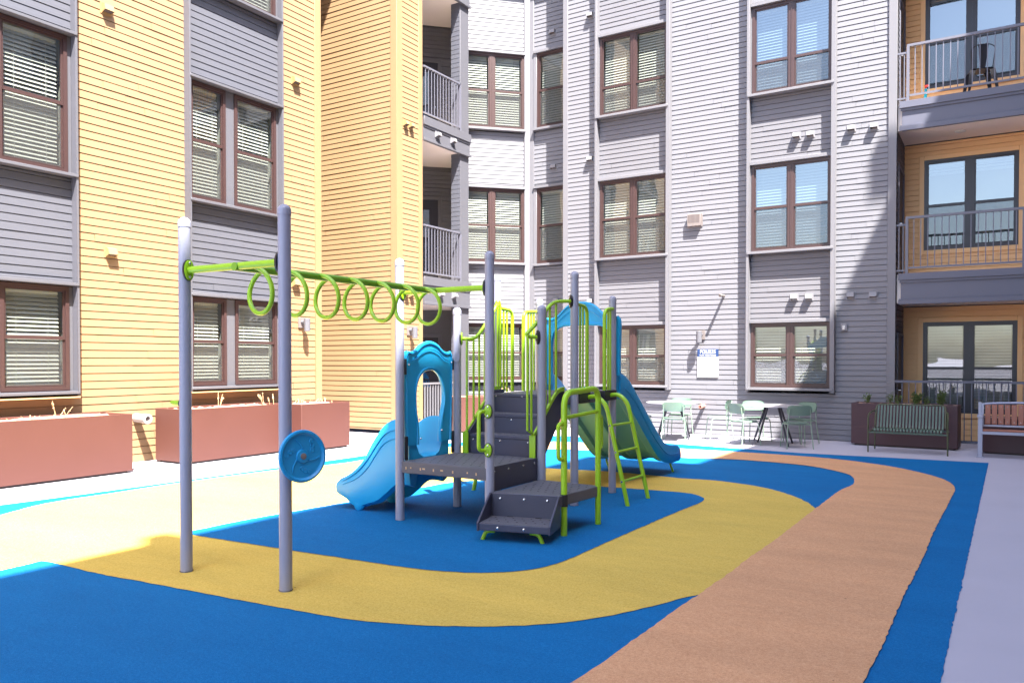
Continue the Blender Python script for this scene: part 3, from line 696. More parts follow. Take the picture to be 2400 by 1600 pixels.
# ================================================================= PLANTERS
def planter(corners, h, mat, label, group='steel planters of the court', soil='soil'):
    """corners: 4 ground points counter-clockwise"""
    cx = sum(c[0] for c in corners)/4; cy = sum(c[1] for c in corners)/4
    t = thing('planter', label, 'planter', (cx, cy, 0), 0, group)
    def off(d): return [((x-cx)*(1-d/max(.01, math.hypot(x-cx, y-cy))*1.0)+cx, (y-cy)*(1-d/max(.01, math.hypot(x-cx, y-cy)))+cy) for x, y in corners]
    C_ = [Vector((*c, 0)) for c in corners]
    def inset(d):
        out = []
        for i in range(4):
            p = C_[i]; a = (C_[i-1]-p).normalized(); b = (C_[(i+1) % 4]-p).normalized(); q = p+a*d+b*d; out.append((q.x, q.y))
        return out
    i1 = inset(0.035); i2 = inset(0.05)
    m = MB(); n = 4
    vs = [(x, y, 0.03) for x, y in corners]+[(x, y, h) for x, y in corners]+[(x, y, h) for x, y in i1]+[(x, y, h-0.12) for x, y in i1]
    fs = []
    for a in range(3):
        for i in range(4): fs.append((a*4+i, a*4+(i+1) % 4, (a+1)*4+(i+1) % 4, (a+1)*4+i))
    m.add(vs, fs); m.build('planter_box', mat, t, bevel=0.006)
    m = MB(); m.prism(i2, 0.0, 0.03); m.build('planter_base', 'ventd', t)
    # lumpy soil
    m = MB(); N_ = 26; K = 8
    A, B, C2, D = [Vector((*p, 0)) for p in i1]
    g = []
    for i in range(N_+1):
        for j in range(K+1):
            s_, q = i/N_, j/K
            p = (A*(1-s_)+B*s_)*(1-q)+(D*(1-s_)+C2*s_)*q
            g.append((p.x, p.y, h-0.035+random.uniform(-0.02, 0.028)))
    m.add(g, [(i*(K+1)+j, (i+1)*(K+1)+j, (i+1)*(K+1)+j+1, i*(K+1)+j+1) for i in range(N_) for j in range(K)])
    m.build('soil', soil, t, fix=False)
    return t
planter([(-10.64, 1.5), (-10.64, 6.88), (-11.42, 6.88), (-11.42, 1.5)], 0.84, 'planter', 'long rust red steel planter at the left edge of the picture')
planter([(-10.70, 7.80), (-10.70, 9.85), (-11.46, 9.85), (-11.46, 7.80)], 0.85, 'planter', 'rust red planter under the double window bay, behind the nearest grey posts')
planter([(-10.38, 9.87), (-10.38, 11.07), (-11.14, 11.07), (-11.14, 9.87)], 0.84, 'planter', 'shortest rust red planter, beside the blue disc and the yellow corner')
planter([(-10.32, 14.35), (-8.72, 16.45), (-9.28, 16.88), (-10.88, 14.78)], 0.80, 'planter', 'rust red planter seen between the grey posts behind the climbing frame')
planter([(-2.47, 16.34), (-0.69, 16.22), (-0.66, 16.78), (-2.44, 16.90)], 0.80, 'planterd', 'dark brown planter with small shrubs behind the green bench')
planter([(-0.33, 16.0), (2.0, 15.9), (2.03, 16.5), (-0.30, 16.6)], 0.62, 'planterd', 'dark brown planter behind the wooden slatted bench')

def weeds(cx, cy, z, n, h, label, spread=0.25, heads=True):
    t = MB(); 
    for k in range(n):
        x = cx+random.uniform(-min(spread*0.4, 0.2), min(spread*0.4, 0.2)); y = cy+random.uniform(-spread, spread)
        hh = h*random.uniform(0.45, 1.0); lx, ly = random.uniform(-.08, .08), random.uniform(-.1, .1)
        pts = [(x, y, z), (x+lx*0.4, y+ly*0.4, z+hh*0.5), (x+lx, y+ly, z+hh)]
        t.tube(pts, 0.0035, 5)
        if heads:
            for q in range(7):
                f = random.uniform(0.55, 1.0); px, py, pz = x+lx*f, y+ly*f, z+hh*f
                r_ = random.uniform(0.006, 0.014); a = random.uniform(0, 6.3)
                t.add([(px+r_*math.cos(a), py+r_*math.sin(a), pz), (px-r_*math.sin(a), py+r_*math.cos(a), pz+r_), (px-r_*math.cos(a), py, pz+r_*1.5), (px, py-r_, pz-r_)], [(0,1,2,3)])
    o = t.build('dry_weed', 'straw', None, origin=(cx, cy, z), fix=False)
    tag(o, label, 'dry plant', 'dry weeds in the planters')
    if not heads: o.name = 'dry_grass'; o['kind'] = 'stuff'; o['category'] = 'grass'
    return o
weeds(-11.0, 6.10, 0.80, 5, 0.26, 'three tall dried weed stalks in the long planter at the left edge', 0.18)
weeds(-10.95, 8.62, 0.82, 4, 0.30, 'bushy dried weed right of the nearest grey post', 0.05)
weeds(-10.95, 9.60, 0.82, 5, 0.22, 'low dried weeds at the right end of the planter under the double window bay', 0.16)
weeds(-10.75, 10.45, 0.80, 26, 0.13, 'mat of short dried grass in the shortest planter', 0.45, False)
weeds(-9.75, 15.45, 0.76, 6, 0.30, 'sparse dried twigs in the planter behind the stairs', 0.2)
weeds(-11.0, 4.9, 0.80, 30, 0.07, 'thin dry stubble along the long planter soil', 1.6, False)
def shrub(cx, cy, z, h, r, n, label, up=0.5):
    o = thing('small_shrub', label, 'shrub', (cx, cy, z), 0, 'small shrubs in the dark planter')
    st = MB(); lf = MB()
    for k in range(7):
        a = random.uniform(0, 6.28); q = random.uniform(0.2, 1)*r
        tip = (cx+math.cos(a)*q, cy+math.sin(a)*q, z+h*random.uniform(0.6, 1.0))
        st.tube([(cx, cy, z), ((cx+tip[0])/2, (cy+tip[1])/2, z+h*0.4), tip], 0.0022, 5)
        for j in range(n//7):
            f = random.uniform(0.25, 1.05); p = Vector((cx, cy, z)).lerp(Vector(tip), f)+Vector((random.gauss(0, .02), random.gauss(0, .02), random.gauss(0, .015)))
            L = random.uniform(0.026, 0.05); d = Vector((random.gauss(0, 1), random.gauss(0, 1), random.gauss(up, 1))).normalized(); s_ = d.cross(Vector((random.random(), random.random(), random.random()+.1))).normalized()*L*0.3
            lf.add([p, p+d*L*0.5+s_, p+d*L, p+d*L*0.5-s_], [(0,1,2,3)])
    st.build('stem', 'leaf', o, fix=False); lf.build('foliage', 'leaf', o, fix=False)
shrub(-2.22, 16.60, 0.76, 0.22, 0.12, 130, 'sparse shrub at the left end of the dark planter')
shrub(-1.83, 16.58, 0.76, 0.22, 0.06, 110, 'slim shrub in front of the grey corner trim')
shrub(-1.69, 16.58, 0.76, 0.20, 0.07, 60, 'thin see-through shrub against the dark door')
shrub(-1.40, 16.56, 0.76, 0.24, 0.13, 420, 'widest and densest shrub of the dark planter')
shrub(-1.22, 16.58, 0.76, 0.20, 0.10, 70, 'faint airy shrub just right of the densest one')
shrub(-0.98, 16.54, 0.76, 0.27, 0.085, 330, 'bright upright shrub at the right end of the dark planter')

# trench drain
dm = MB(); d0 = Vector((-9.05, 15.95, 0)); d1 = Vector((-8.45, 16.75, 0)); dv = (d1-d0); nv = Vector((-dv.y, dv.x, 0)).normalized()
t = thing('trench_drain', 'narrow grated drain in the paving in front of the far red planter', 'drain', d0)
dm.add([d0+Vector((0,0,.002)), d1+Vector((0,0,.002)), d1-nv*.12+Vector((0,0,.002)), d0-nv*.12+Vector((0,0,.002))], [(0,1,2,3)]); dm.build('grate', 'concrete', t, fix=False)
dm = MB()
for k in range(22):
    p = d0+dv*((k+.3)/22); q = d0+dv*((k+.7)/22)
    dm.add([p-nv*.015+Vector((0,0,.005)), q-nv*.015+Vector((0,0,.005)), q-nv*.105+Vector((0,0,.005)), p-nv*.105+Vector((0,0,.005))], [(0,1,2,3)])
dm.build('slot', 'hole', t, fix=False)

# ================================================================= PLAY STRUCTURE
PS = thing('play_structure', 'blue, lime green and grey climbing frame with two slides, stairs and an overhead ring ladder', 'playground', (-4.5, 7.0, 0))
def post(x, y, h):
    m = MB(); r = 0.0445
    m.lathe([(r+0.001, 0.0), (r, 0.02), (r, h-0.055)], (x, y, 0), seg=28)
    p = m.build('post', 'post', PS)
    c = MB(); c.lathe([(r+0.003, h-0.075), (r+0.003, h-0.045)]+[(math.cos(a)*(r+0.003), h-0.045+math.sin(a)*0.045) for a in [PI/2*k/8 for k in range(1, 9)]], (x, y, 0), seg=28)
    c.build('post_cap', 'post', p)
    g = MB(); g.lathe([(0.0, 0.0095), (0.050, 0.0095)], (x, y, 0), seg=24); g.build('base_contact_shade', 'hole', p, fix=False)  # dark disc at the post foot, painted in as contact shade
    return p
POSTS = dict(L1=(-5.27, 3.84, 2.68), L2=(-4.24, 3.88, 2.68), A=(-5.14, 6.20, 2.62), B=(-4.08, 6.22, 2.62), Cc=(-5.08, 7.10, 2.18), D=(-4.05, 7.15, 2.17), E=(-4.02, 7.83, 2.58), Ff=(-4.02, 8.83, 2.38), G1=(-5.03, 7.83, 2.60), G2=(-5.03, 8.83, 2.39))
po = {k: post(*v) for k, v in POSTS.items()}
def flange(parent, c, n, mat='lime', rw=0.05, rh=0.075, back=True):
    """oval bolted plate on a post"""
    n = Vector(n).normalized(); c = Vector(c); u = Vector((0, 0, 1)); w = n.cross(u)
    m = MB(); 
    def ov(a, b, d): return [c+n*d+w*math.cos(2*PI*k/24)*a+u*math.sin(2*PI*k/24)*b for k in range(24)]
    m.loft([ov(rw, rh, 0.0), ov(rw, rh, 0.010), ov(rw*0.8, rh*0.85, 0.016)])
    m.m = 1
    m.loft([ov(rw+0.006, rh+0.006, -0.012), ov(rw+0.006, rh+0.006, 0.003)])
    m.m = 2
    for s_ in (1, -1):
        b = c+u*s_*rh*0.68+n*0.012
        m.lathe([(0.010, 0), (0.010, 0.004), (0.006, 0.008), (0, 0.009)], b, n, 10)
    return m.build('flange', [mat, 'blackp', 'bolt'], parent)
# --- overhead ring ladder
m = MB(); zb = 2.28
m.tube([(-5.23, 3.842, zb), (-4.28, 3.878, zb)], 0.027, 18); cb = m.build('cross_beam', 'lime', PS)
flange(cb, (-5.225, 3.842, zb), (1, 0, 0), rw=0.042); flange(cb, (-4.285, 3.878, zb), (-1, 0, 0), rw=0.042)
m = MB(); m.tube([(-5.10, 6.202, zb), (-4.12, 6.218, zb)], 0.027, 18); cb2 = m.build('cross_beam', 'lime', PS)
flange(cb2, (-5.095, 6.2, zb), (1, 0, 0), rw=0.042); flange(cb2, (-4.125, 6.22, zb), (-1, 0, 0), rw=0.042)
bx = -4.70
m = MB(); m.tube([(bx, 3.83, zb-0.005), (bx, 6.22, zb-0.005)], 0.030, 20); bm_ = m.build('ring_beam', 'olive', PS)
for y in (4.07, 4.41, 4.75, 5.09, 5.43, 5.77, 6.10):
    m = MB(); pts = []; Rr = 0.170; top = zb+0.005
    for k in range(49):
        th = 0.10+(2*PI-0.2)*k/48
        yy = y+0.085*((th/PI)-1)
        pts.append((bx+Rr*math.sin(th), yy, top-Rr*(1-math.cos(th))*0.985))
    m.tube(pts, 0.0175, 12); m.build('ring', 'lime', bm_)
# peg handle and spinning disc on the near posts
m = MB(); m.tube([(-5.31, 3.84, 1.275), (-5.36, 3.84, 1.277), (-5.42, 3.84, 1.28), (-5.455, 3.84, 1.282)], 0.02, 12, rr=[0.021, 0.021, 0.017, 0.006]); hd = m.build('foot_peg', 'lime', po['L1'])
flange(po['L1'], (-5.308, 3.84, 1.275), (-1, 0, 0), mat='blackp', rw=0.03, rh=0.035)
dc = (-4.165, 3.96, 0.935)
m = MB(); ax = (0.975, -0.22, 0.04)
m.lathe([(0.03, -0.045), (0.03, -0.012), (0.165, -0.012), (0.182, 0.0), (0.185, 0.012), (0.180, 0.024), (0.166, 0.027), (0.158, 0.018), (0.150, 0.012), (0.05, 0.012), (0.045, 0.022), (0.028, 0.024), (0.0, 0.024)], dc, ax, 48)
wd = m.build('spinner_disc', 'blue2', PS)
axv = Vector(ax).normalized(); u1 = axv.cross(Vector((0, 0, 1))).normalized(); w1 = axv.cross(u1)
m = MB()
for a0 in (0.5, 2.6, 4.7):
    c0 = Vector(dc)+axv*0.013
    pts = [c0+(u1*math.cos(a0+q*0.45)+w1*math.sin(a0+q*0.45))*(0.055+0.08*q) for q in [k/8 for k in range(9)]]
    m.tube(pts, 0.005, 8)
    for j in range(3):
        cc = c0+(u1*math.cos(a0+1.0+j*0.25)+w1*math.sin(a0+1.0+j*0.25))*(0.085+0.018*j)
        m.lathe([(0.016, 0.0), (0.014, 0.004), (0.008, 0.002), (0, 0.002)], cc, axv, 14)
m.build('relief', 'blue2', wd)
m = MB(); m.lathe([(0.022, 0.024), (0.022, 0.028), (0.016, 0.030), (0, 0.030)], dc, ax, 16); m.build('hub_bolt', 'ventt', wd)
m = MB(); m.tube([(-4.24, 3.90, 0.935), (-4.2, 3.945, 0.935), (-4.185, 3.955, 0.935)], 0.02, 10); m.build('axle', 'blackp', wd)

# --- decks
def hole_marks(x0, x1, y0, y1, z, nx, ny, r=0.011):
    m = MB()
    for i in range(nx):
        for j in range(ny):
            x = x0+(x1-x0)*(i+0.5+(0.5 if j % 2 else 0)*0.9)/(nx+0.5); y = y0+(y1-y0)*(j+0.5)/ny
            if x > x1-0.02: continue
            pts = [(x+math.cos(2*PI*k/8)*r, y+math.sin(2*PI*k/8)*r, z) for k in range(8)]
            m.add(pts, [list(range(8))])
    return m
def deck(x0, x1, y0, y1, z, name='deck'):
    m = MB(); m.box(x0, x1, y0, y1, z-0.115, z); d = m.build(name, ['deck'], PS, bevel=0.008, fix=False)
    hole_marks(x0+0.04, x1-0.04, y0+0.05, y1-0.05, z+0.0015, 9, 9).build('perforation', 'hole', d, fix=False)
    return d
d1 = deck(-5.10, -4.09, 6.175, 7.13, 0.60)
# slots seen on the near skirt
m = MB()
for k, x in enumerate((-5.04, -4.98, -4.86, -4.82, -4.70, -4.60, -4.47, -4.30, -4.20)):
    w = 0.016 if k in (3, 5) else 0.007
    m.box(x-w, x+w, 6.171, 6.174, 0.60-0.075+(0.01 if k % 2 else 0), 0.60-0.05)
m.build('slot', 'straw', d1, fix=False)
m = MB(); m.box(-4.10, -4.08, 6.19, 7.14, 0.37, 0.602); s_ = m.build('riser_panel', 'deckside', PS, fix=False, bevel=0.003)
m = MB()
for y in (6.30, 6.55, 6.83, 7.05): m.lathe([(0.011, 0), (0.011, 0.004), (0.006, 0.009), (0, 0.01)], (-4.08, y, 0.555), (1, 0, 0), 10)
m.build('bolt', 'bolt', s_)
# lower transfer deck
z2 = 0.38
def G3(px, py, z): return G(px, py, z)
dpoly = [(-4.03, 6.20), (-3.40, 6.36), (-3.35, 7.08), (-4.06, 7.12)]
m = MB(); m.prism(dpoly, z2-0.10, z2); d2 = m.build('deck', 'deck', PS, bevel=0.008)
m = MB()
for i in range(7):
    for j in range(7):
        x = -3.98+0.6*(i+0.5+(0.45 if j % 2 else 0))/7.5; y = 6.42+0.64*(j+0.5)/7
        pts = [(x+math.cos(2*PI*k/8)*0.011, y+math.sin(2*PI*k/8)*0.011, z2+0.0015) for k in range(8)]; m.add(pts, [list(range(8))])
m.build('perforation', 'hole', d2, fix=False)
# transfer step in front
a0 = Vector((-4.03, 6.19, 0)); a1 = Vector((-3.42, 6.345, 0)); dd_ = (a1-a0).normalized(); nn = Vector((dd_.y, -dd_.x, 0))
FT = Frm((a0.x, a0.y), (dd_.x, dd_.y), (nn.x, nn.y)); WL = (a1-a0).length
zs = 0.165; dp = 0.36
m = MB()
m.box(0.0, WL, 0.0, 0.012, zs-0.02, z2, fr=FT)               # riser
m.box(-0.01, WL+0.01, 0.0, dp, zs-0.065, zs-0.0, fr=FT)       # tread
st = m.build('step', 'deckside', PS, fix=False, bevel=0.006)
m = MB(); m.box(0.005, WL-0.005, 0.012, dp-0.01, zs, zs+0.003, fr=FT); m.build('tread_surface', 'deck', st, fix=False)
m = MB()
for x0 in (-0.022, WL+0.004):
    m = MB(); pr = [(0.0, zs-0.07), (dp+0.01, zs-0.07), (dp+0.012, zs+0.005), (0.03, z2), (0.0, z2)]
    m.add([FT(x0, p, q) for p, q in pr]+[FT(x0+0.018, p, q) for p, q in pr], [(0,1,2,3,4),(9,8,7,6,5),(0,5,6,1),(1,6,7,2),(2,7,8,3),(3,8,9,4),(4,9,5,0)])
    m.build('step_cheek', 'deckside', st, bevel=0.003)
m = MB()
for i in range(7):
    for j in range(3):
        c = Vector(FT(0.06+i*0.085+(0.04 if j % 2 else 0), 0.08+j*0.085, zs+0.0045)); m.add([(c.x+math.cos(2*PI*k/8)*0.01, c.y+math.sin(2*PI*k/8)*0.01, c.z) for k in range(8)], [list(range(8))])
for u in (0.18, 0.45): m.box(u-0.03, u+0.03, 0.0125, 0.03, zs+0.004, zs+0.006, fr=FT)
m.build('perforation', 'hole', st, fix=False)
m = MB()
for u in (0.08, 0.31, 0.53): m.lathe([(0.013, 0), (0.013, 0.004), (0.008, 0.010), (0, 0.012)], FT(u, 0.012, z2-0.05), nn, 12)
for u in (0.17, 0.41): m.lathe([(0.013, 0), (0.013, 0.004), (0.008, 0.010), (0, 0.012)], FT(u, dp, zs-0.035), nn, 12)
m.build('bolt', 'bolt', st)
for u, s_ in ((0.06, -1), (WL-0.12, 1)):
    m = MB(); m.tube(fillet([FT(u-s_*0.06, dp-0.07, zs-0.075), FT(u+s_*0.02, dp-0.07, zs-0.08), FT(u+s_*0.055, dp-0.07, 0.0)], 0.06), 0.018, 10); m.build('step_foot', 'lime', st)
# green legs with hand loop
g1 = (-3.40, 6.42); g2 = (-3.36, 7.05)
m = MB(); m.tube(fillet([(*g1, 0), (g1[0], g1[1], 1.305), (g2[0], g2[1], 1.335), (*g2, 0)], 0.13, 8), 0.029, 16)
hl = m.build('hand_loop', 'lime', PS)
m = MB(); m.tube([(g1[0], g1[1], 1.08), (g2[0], g2[1], 1.11)], 0.019, 12); m.build('crossbar', 'lime', hl)
for (gx, gy), s_, z0, z1 in ((g1, -1, 0.70, 1.03), (g2, 1, 0.74, 1.06)):
    m = MB(); m.tube(fillet([(gx, gy, z0), (gx-0.01, gy+s_*0.095, z0+0.01), (gx-0.01, gy+s_*0.095, z1), (gx, gy, z1)], 0.05), 0.0185, 10); m.build('side_grip', 'lime', hl)
m = MB(); m.lathe([(0.037, z2-0.105), (0.037, z2+0.004)], (*g1, 0), seg=18); m.lathe([(0.013, 0), (0.013, 0.004), (0.008, 0.010), (0, 0.012)], (g1[0]+0.028, g1[1]-0.01, z2-0.05), (1, -.2, 0), 10)
m.build('clamp', 'blackp', hl)
# grip on post B
m = MB(); m.tube(fillet([(-4.09, 6.18, 0.77), (-4.12, 6.10, 0.77), (-4.12, 6.10, 1.13), (-4.09, 6.18, 1.13)], 0.05), 0.019, 10); gp = m.build('grip_bar', 'lime', po['B'])
for z in (0.77, 1.13): flange(po['B'], (-4.08+0.012, 6.176, z), (0.25, -1, 0), rw=0.036, rh=0.062)
m = MB(); fn = Vector((0.45, -0.9, 0)).normalized(); c = Vector((-5.08, 7.10, 1.64))+fn*0.042
m.loft([[c+fn*d+fn.cross(Vector((0,0,1)))*math.cos(2*PI*k/24)*a+Vector((0,0,1))*math.sin(2*PI*k/24)*b for k in range(24)] for a, b, d in ((0.038, 0.062, 0), (0.038, 0.062, 0.006), (0.034, 0.058, 0.009))]); m.build('maker_plate', 'post', po['Cc'])

# --- stairs from the low deck to the high deck
zh = 1.23
hd = deck(-4.99, -4.06, 7.80, 8.86, zh)
hd.name = 'deck.002'
x0, x1 = -4.93, -4.16
for k, (y, z) in enumerate(((7.13, 0.81), (7.36, 1.02), (7.59, 1.23))):
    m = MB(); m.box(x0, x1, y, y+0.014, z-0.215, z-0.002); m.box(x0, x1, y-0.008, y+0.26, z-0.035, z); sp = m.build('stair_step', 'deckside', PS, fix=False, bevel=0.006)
    m = MB(); m.box(x0+0.01, x1-0.01, y+0.02, y+0.235, z+0.0005, z+0.002); m.build('tread_surface', 'deck', sp, fix=False)
    m = MB()
    for i in range(8):
        for j in range(2): 
            cx_, cy_ = x0+0.08+i*0.088, y+0.07+j*0.085; m.add([(cx_+math.cos(2*PI*q/8)*0.011, cy_+math.sin(2*PI*q/8)*0.011, z+0.0035) for q in range(8)], [list(range(8))])
    m.build('perforation', 'hole', sp, fix=False)
    m = MB()
    for x in (x0+0.04, (x0+x1)/2, x1-0.04): m.lathe([(0.010, 0), (0.010, 0.004), (0.006, 0.009), (0, 0.01)], (x, y, z-0.03 if k == 2 else z-0.06), (0, -1, 0), 10)
    m.build('bolt', 'bolt', sp)
for x in (x0-0.02, x1+0.002):
    m = MB(); pr = [(7.12, 0.48), (7.12, 0.84), (7.20, 0.90), (7.62, 1.27), (7.82, 1.27), (7.86, 1.10), (7.30, 0.50)]
    n = len(pr)
    m.add([(x, a, b) for a, b in pr]+[(x+0.018, a, b) for a, b in pr], [list(range(n)), list(range(n, 2*n))[::-1]]+[(i, (i+1) % n, n+(i+1) % n, n+i) for i in range(n)])
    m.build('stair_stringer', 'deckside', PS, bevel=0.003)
def stair_barrier(x, side):
    """lime guard: foot plate, sloping lower rail, curved hand rail, pickets"""
    b = MB()
    # foot plate
    b.box(x-0.035, x+0.035, 7.085, 7.10, 0.60, 0.83)
    low = catmull([(x, 7.09, 0.83), (x, 7.16, 0.87), (x, 7.40, 1.09), (x, 7.62, 1.27), (x, 7.78, 1.30)], 6)
    b.loft([[p+Vector((-0.012, 0, -0.035)), p+Vector((0.012, 0, -0.035)), p+Vector((0.012, 0, 0.012)), p+Vector((-0.012, 0, 0.012))] for p in low], smooth=False)
    g = b.build('stair_guard', 'lime', PS, bevel=0.002)
    h = MB()
    if side > 0:
        path = fillet([(x+0.08, 7.13, 1.84), (x-0.01, 7.02, 1.845), (x-0.01, 6.99, 1.87), (x, 7.20, 2.0), (x, 7.47, 2.20), (x, 7.64, 2.245), (-4.035, 7.79, 2.25)], 0.10, 6)
    else:
        path = fillet([(-5.06, 7.14, 1.84), (x, 7.24, 1.835), (x, 7.34, 1.88), (x, 7.62, 2.12), (x, 7.72, 2.24), (-5.0, 7.80, 2.245)], 0.08, 6)
    h.tube(path, 0.020, 12); h.build('hand_rail', 'lime', g)
    def top(y):
        c = [p for p in path]; best = min(c, key=lambda p: abs(p.y-y)+(0 if p.y > 7.0 else 0.2)); return best.z
    def bot(y): return min(low, key=lambda p: abs(p.y-y)).z
    ys = [6.99, 7.07, 7.28, 7.37, 7.46, 7.60] if side > 0 else [7.12, 7.25, 7.36, 7.47, 7.58, 7.66, 7.74, 7.80]
    for y in ys:
        p = MB(); p.tube([(x, max(y, 7.085), bot(y)-0.01), (x, y if y > 7.085 else 7.085, bot(y)+0.02), (x, y, bot(y)+0.06), (x, y, top(y))], 0.0125, 10); p.build('picket', 'lime', g)
    return g
stair_barrier(-4.125, 1); stair_barrier(-4.965, -1)
flange(po['Cc'], (-5.045, 7.125, 1.84), (0.8, 0.45, 0), rw=0.04, rh=0.07)
flange(po['D'], (-4.075, 7.115, 1.84), (-0.6, -0.7, 0), rw=0.04, rh=0.07, mat='blackp')
flange(po['E'], (-4.05, 7.80, 2.25), (-0.7, -0.7, 0), rw=0.04, rh=0.07, mat='blackp')
flange(po['G1'], (-5.0, 7.80, 2.245), (0.7, -0.7, 0), rw=0.032, rh=0.055)
# entry hoops each side of both ladder openings
def hoop(x, ya, yb, zt, ztip, npk):
    """quarter hoop from post at ya bending down to the deck at yb"""
    m = MB(); m.tube(fillet([(x, ya, zt), (x, yb-(0.0), ztip), (x, yb, zh)], 0.10, 8), 0.021, 12); g = m.build('entry_hoop', 'lime', PS)
    for k in range(npk):
        y = ya+(yb-ya)*(k+1)/(npk+1)*0.85
        p = MB(); p.tube([(x, y, zh), (x, y, zt-(0.015 if k == 0 else 0.03))], 0.0125, 10); p.build('picket', 'lime', g)
    return g
for x in (-4.0, -5.05):
    if x > -4.5: hoop(x, 7.86, 8.10, 2.22, 2.20, 2); hoop(x, 8.79, 8.56, 2.22, 2.20, 2)
    else: hoop(x, 7.86, 8.20, 2.22, 2.20, 3); hoop(x, 8.79, 8.46, 2.22, 2.20, 3)
# deck brackets
for y0, y1 in ((8.52, 8.86), (7.86, 8.14)):
    m = MB(); m.box(-4.06, -3.975, y0, y1, zh-0.10, zh+0.02); m.build('deck_bracket', 'blackp', PS, fix=False, bevel=0.006)
# --- ladders
def ladder(s_, y0=8.10, y1=8.69):
    X = lambda d: (-4.0+d) if s_ > 0 else (-5.05-d)
    m = MB()
    g = None
    parts = []
    for y in (y0, y1):
        b = MB(); b.tube(fillet([(X(-0.02), y, zh-0.05), (X(0.12), y, zh-0.02), (X(0.24), y, zh-0.12), (X(0.50), y, 0.0)], 0.14, 8), 0.0245, 14)
        parts.append(b)
    for p in parts[1:]: 
        o = len(parts[0].v); parts[0].v += p.v; parts[0].f += [[i+o for i in f] for f in p.f]; parts[0].mi += p.mi; parts[0].sm += p.sm
    g = parts[0].build('ladder', 'lime', PS)
    for z in (0.88, 0.59, 0.27):
        d = 0.24+(zh-0.12-z)/(zh-0.12)*0.26
        r = MB(); r.tube([(X(d), y0-0.01, z), (X(d), y1+0.01, z)], 0.0145, 12); r.build('rung', 'lime', g)
        e = MB()
        for y, q in ((y0, -1), (y1, 1)): e.lathe([(0.012, 0), (0.012, 0.003), (0, 0.004)], (X(d)+0.0, y+q*0.022, z), (0, q, 0), 10)
        e.build('rung_end', 'bolt', g)
ladder(1); ladder(-1)

# --- moulded arch panels (U shaped shell with rolled edge)
def resample(pts, n):
    pts = [Vector(p) for p in pts]; L = [0]
    for a, b in zip(pts, pts[1:]): L.append(L[-1]+(b-a).length)
    out = []; j = 0
    for k in range(n):
        t = L[-1]*k/(n-1)
        while j < len(L)-2 and L[j+1] < t: j += 1
        q = (t-L[j])/max(1e-6, L[j+1]-L[j]); out.append(pts[j].lerp(pts[j+1], min(1, q)))
    return out
def arch_panel(fr, outer, inner, th=0.05, name='arch_panel', mat='blue', n=60):
    o = resample(catmull([(a, b, 0) for a, b in outer], 8), n); i = resample(catmull([(a, b, 0) for a, b in inner], 8), n)
    m = MB(); rings = []
    prof = [(0.0, 0.35), (0.0, 0.85), (0.045, 1.0), (0.14, 1.0), (0.17, 0.72), (0.83, 0.72), (0.86, 1.0), (0.955, 1.0), (1.0, 0.85), (1.0, 0.35), (0.96, 0.0), (0.04, 0.0)]
    for a, b in zip(o, i):
        w = (b-a).length; rim = min(0.9, 0.032/ max(w, .03))
        ring = []
        for s_, d in prof:
            # rim widths in metres
            if s_ <= 0.17: s2_ = s_/0.17*rim
            elif s_ >= 0.83: s2_ = 1-(1-s_)/0.17*rim
            else: s2_ = s_
            p = a.lerp(b, max(0, min(1, s2_))); ring.append(fr(p.x, (d-0.5)*th, p.y))
        rings.append(ring)
    m.loft(rings, smooth=True)
    return m.build(name, mat, PS, angle=50)
# small slide panel, plane x=-5.13 facing +x (towards deck)
FP = Frm((-5.125, 0), (0, 1), (1, 0))
pn = arch_panel(FP, [(6.275, 0.74), (6.262, 1.0), (6.262, 1.4), (6.262, 1.68), (6.33, 1.69), (6.42, 1.71), (6.52, 1.775), (6.65, 1.805), (6.78, 1.775), (6.88, 1.71), (6.97, 1.69), (7.04, 1.68), (7.04, 1.4), (7.04, 1.0), (7.03, 0.74)],
           [(6.47, 0.74), (6.47, 0.84), (6.46, 0.95), (6.43, 1.10), (6.425, 1.28), (6.47, 1.41), (6.56, 1.485), (6.66, 1.50), (6.76, 1.485), (6.85, 1.41), (6.90, 1.28), (6.90, 1.15), (6.85, 0.98), (6.83, 0.84), (6.83, 0.74)])
for q in ((6.237, 6.273, 0.60, 0.84), (7.027, 7.063, 0.60, 0.84), (6.235, 6.255, 1.46, 1.62), (7.045, 7.06, 1.5, 1.62)):
    m = MB(); m.box(-5.115, -5.09, *q); m.build('mount_bracket', 'blackp', pn, fix=False, bevel=0.008)
m = MB()
for y, z in ((6.29, 1.56), (7.02, 1.58), (6.46, 1.0), (6.48, 0.80), (6.84, 0.86)): m.lathe([(0.012, 0), (0.012, 0.004), (0.007, 0.012), (0, 0.013)], (-5.10, y, z), (1, 0, 0), 10)
m.build('bolt', 'bolt', pn)
# raised line following the top hump
m = MB(); m.tube(catmull([(-5.098, 6.34, 1.60), (-5.098, 6.42, 1.625), (-5.098, 6.52, 1.69), (-5.098, 6.65, 1.72), (-5.098, 6.78, 1.69), (-5.098, 6.88, 1.625), (-5.098, 6.96, 1.60)], 6), 0.005, 6); m.build('relief', 'blue2', pn)
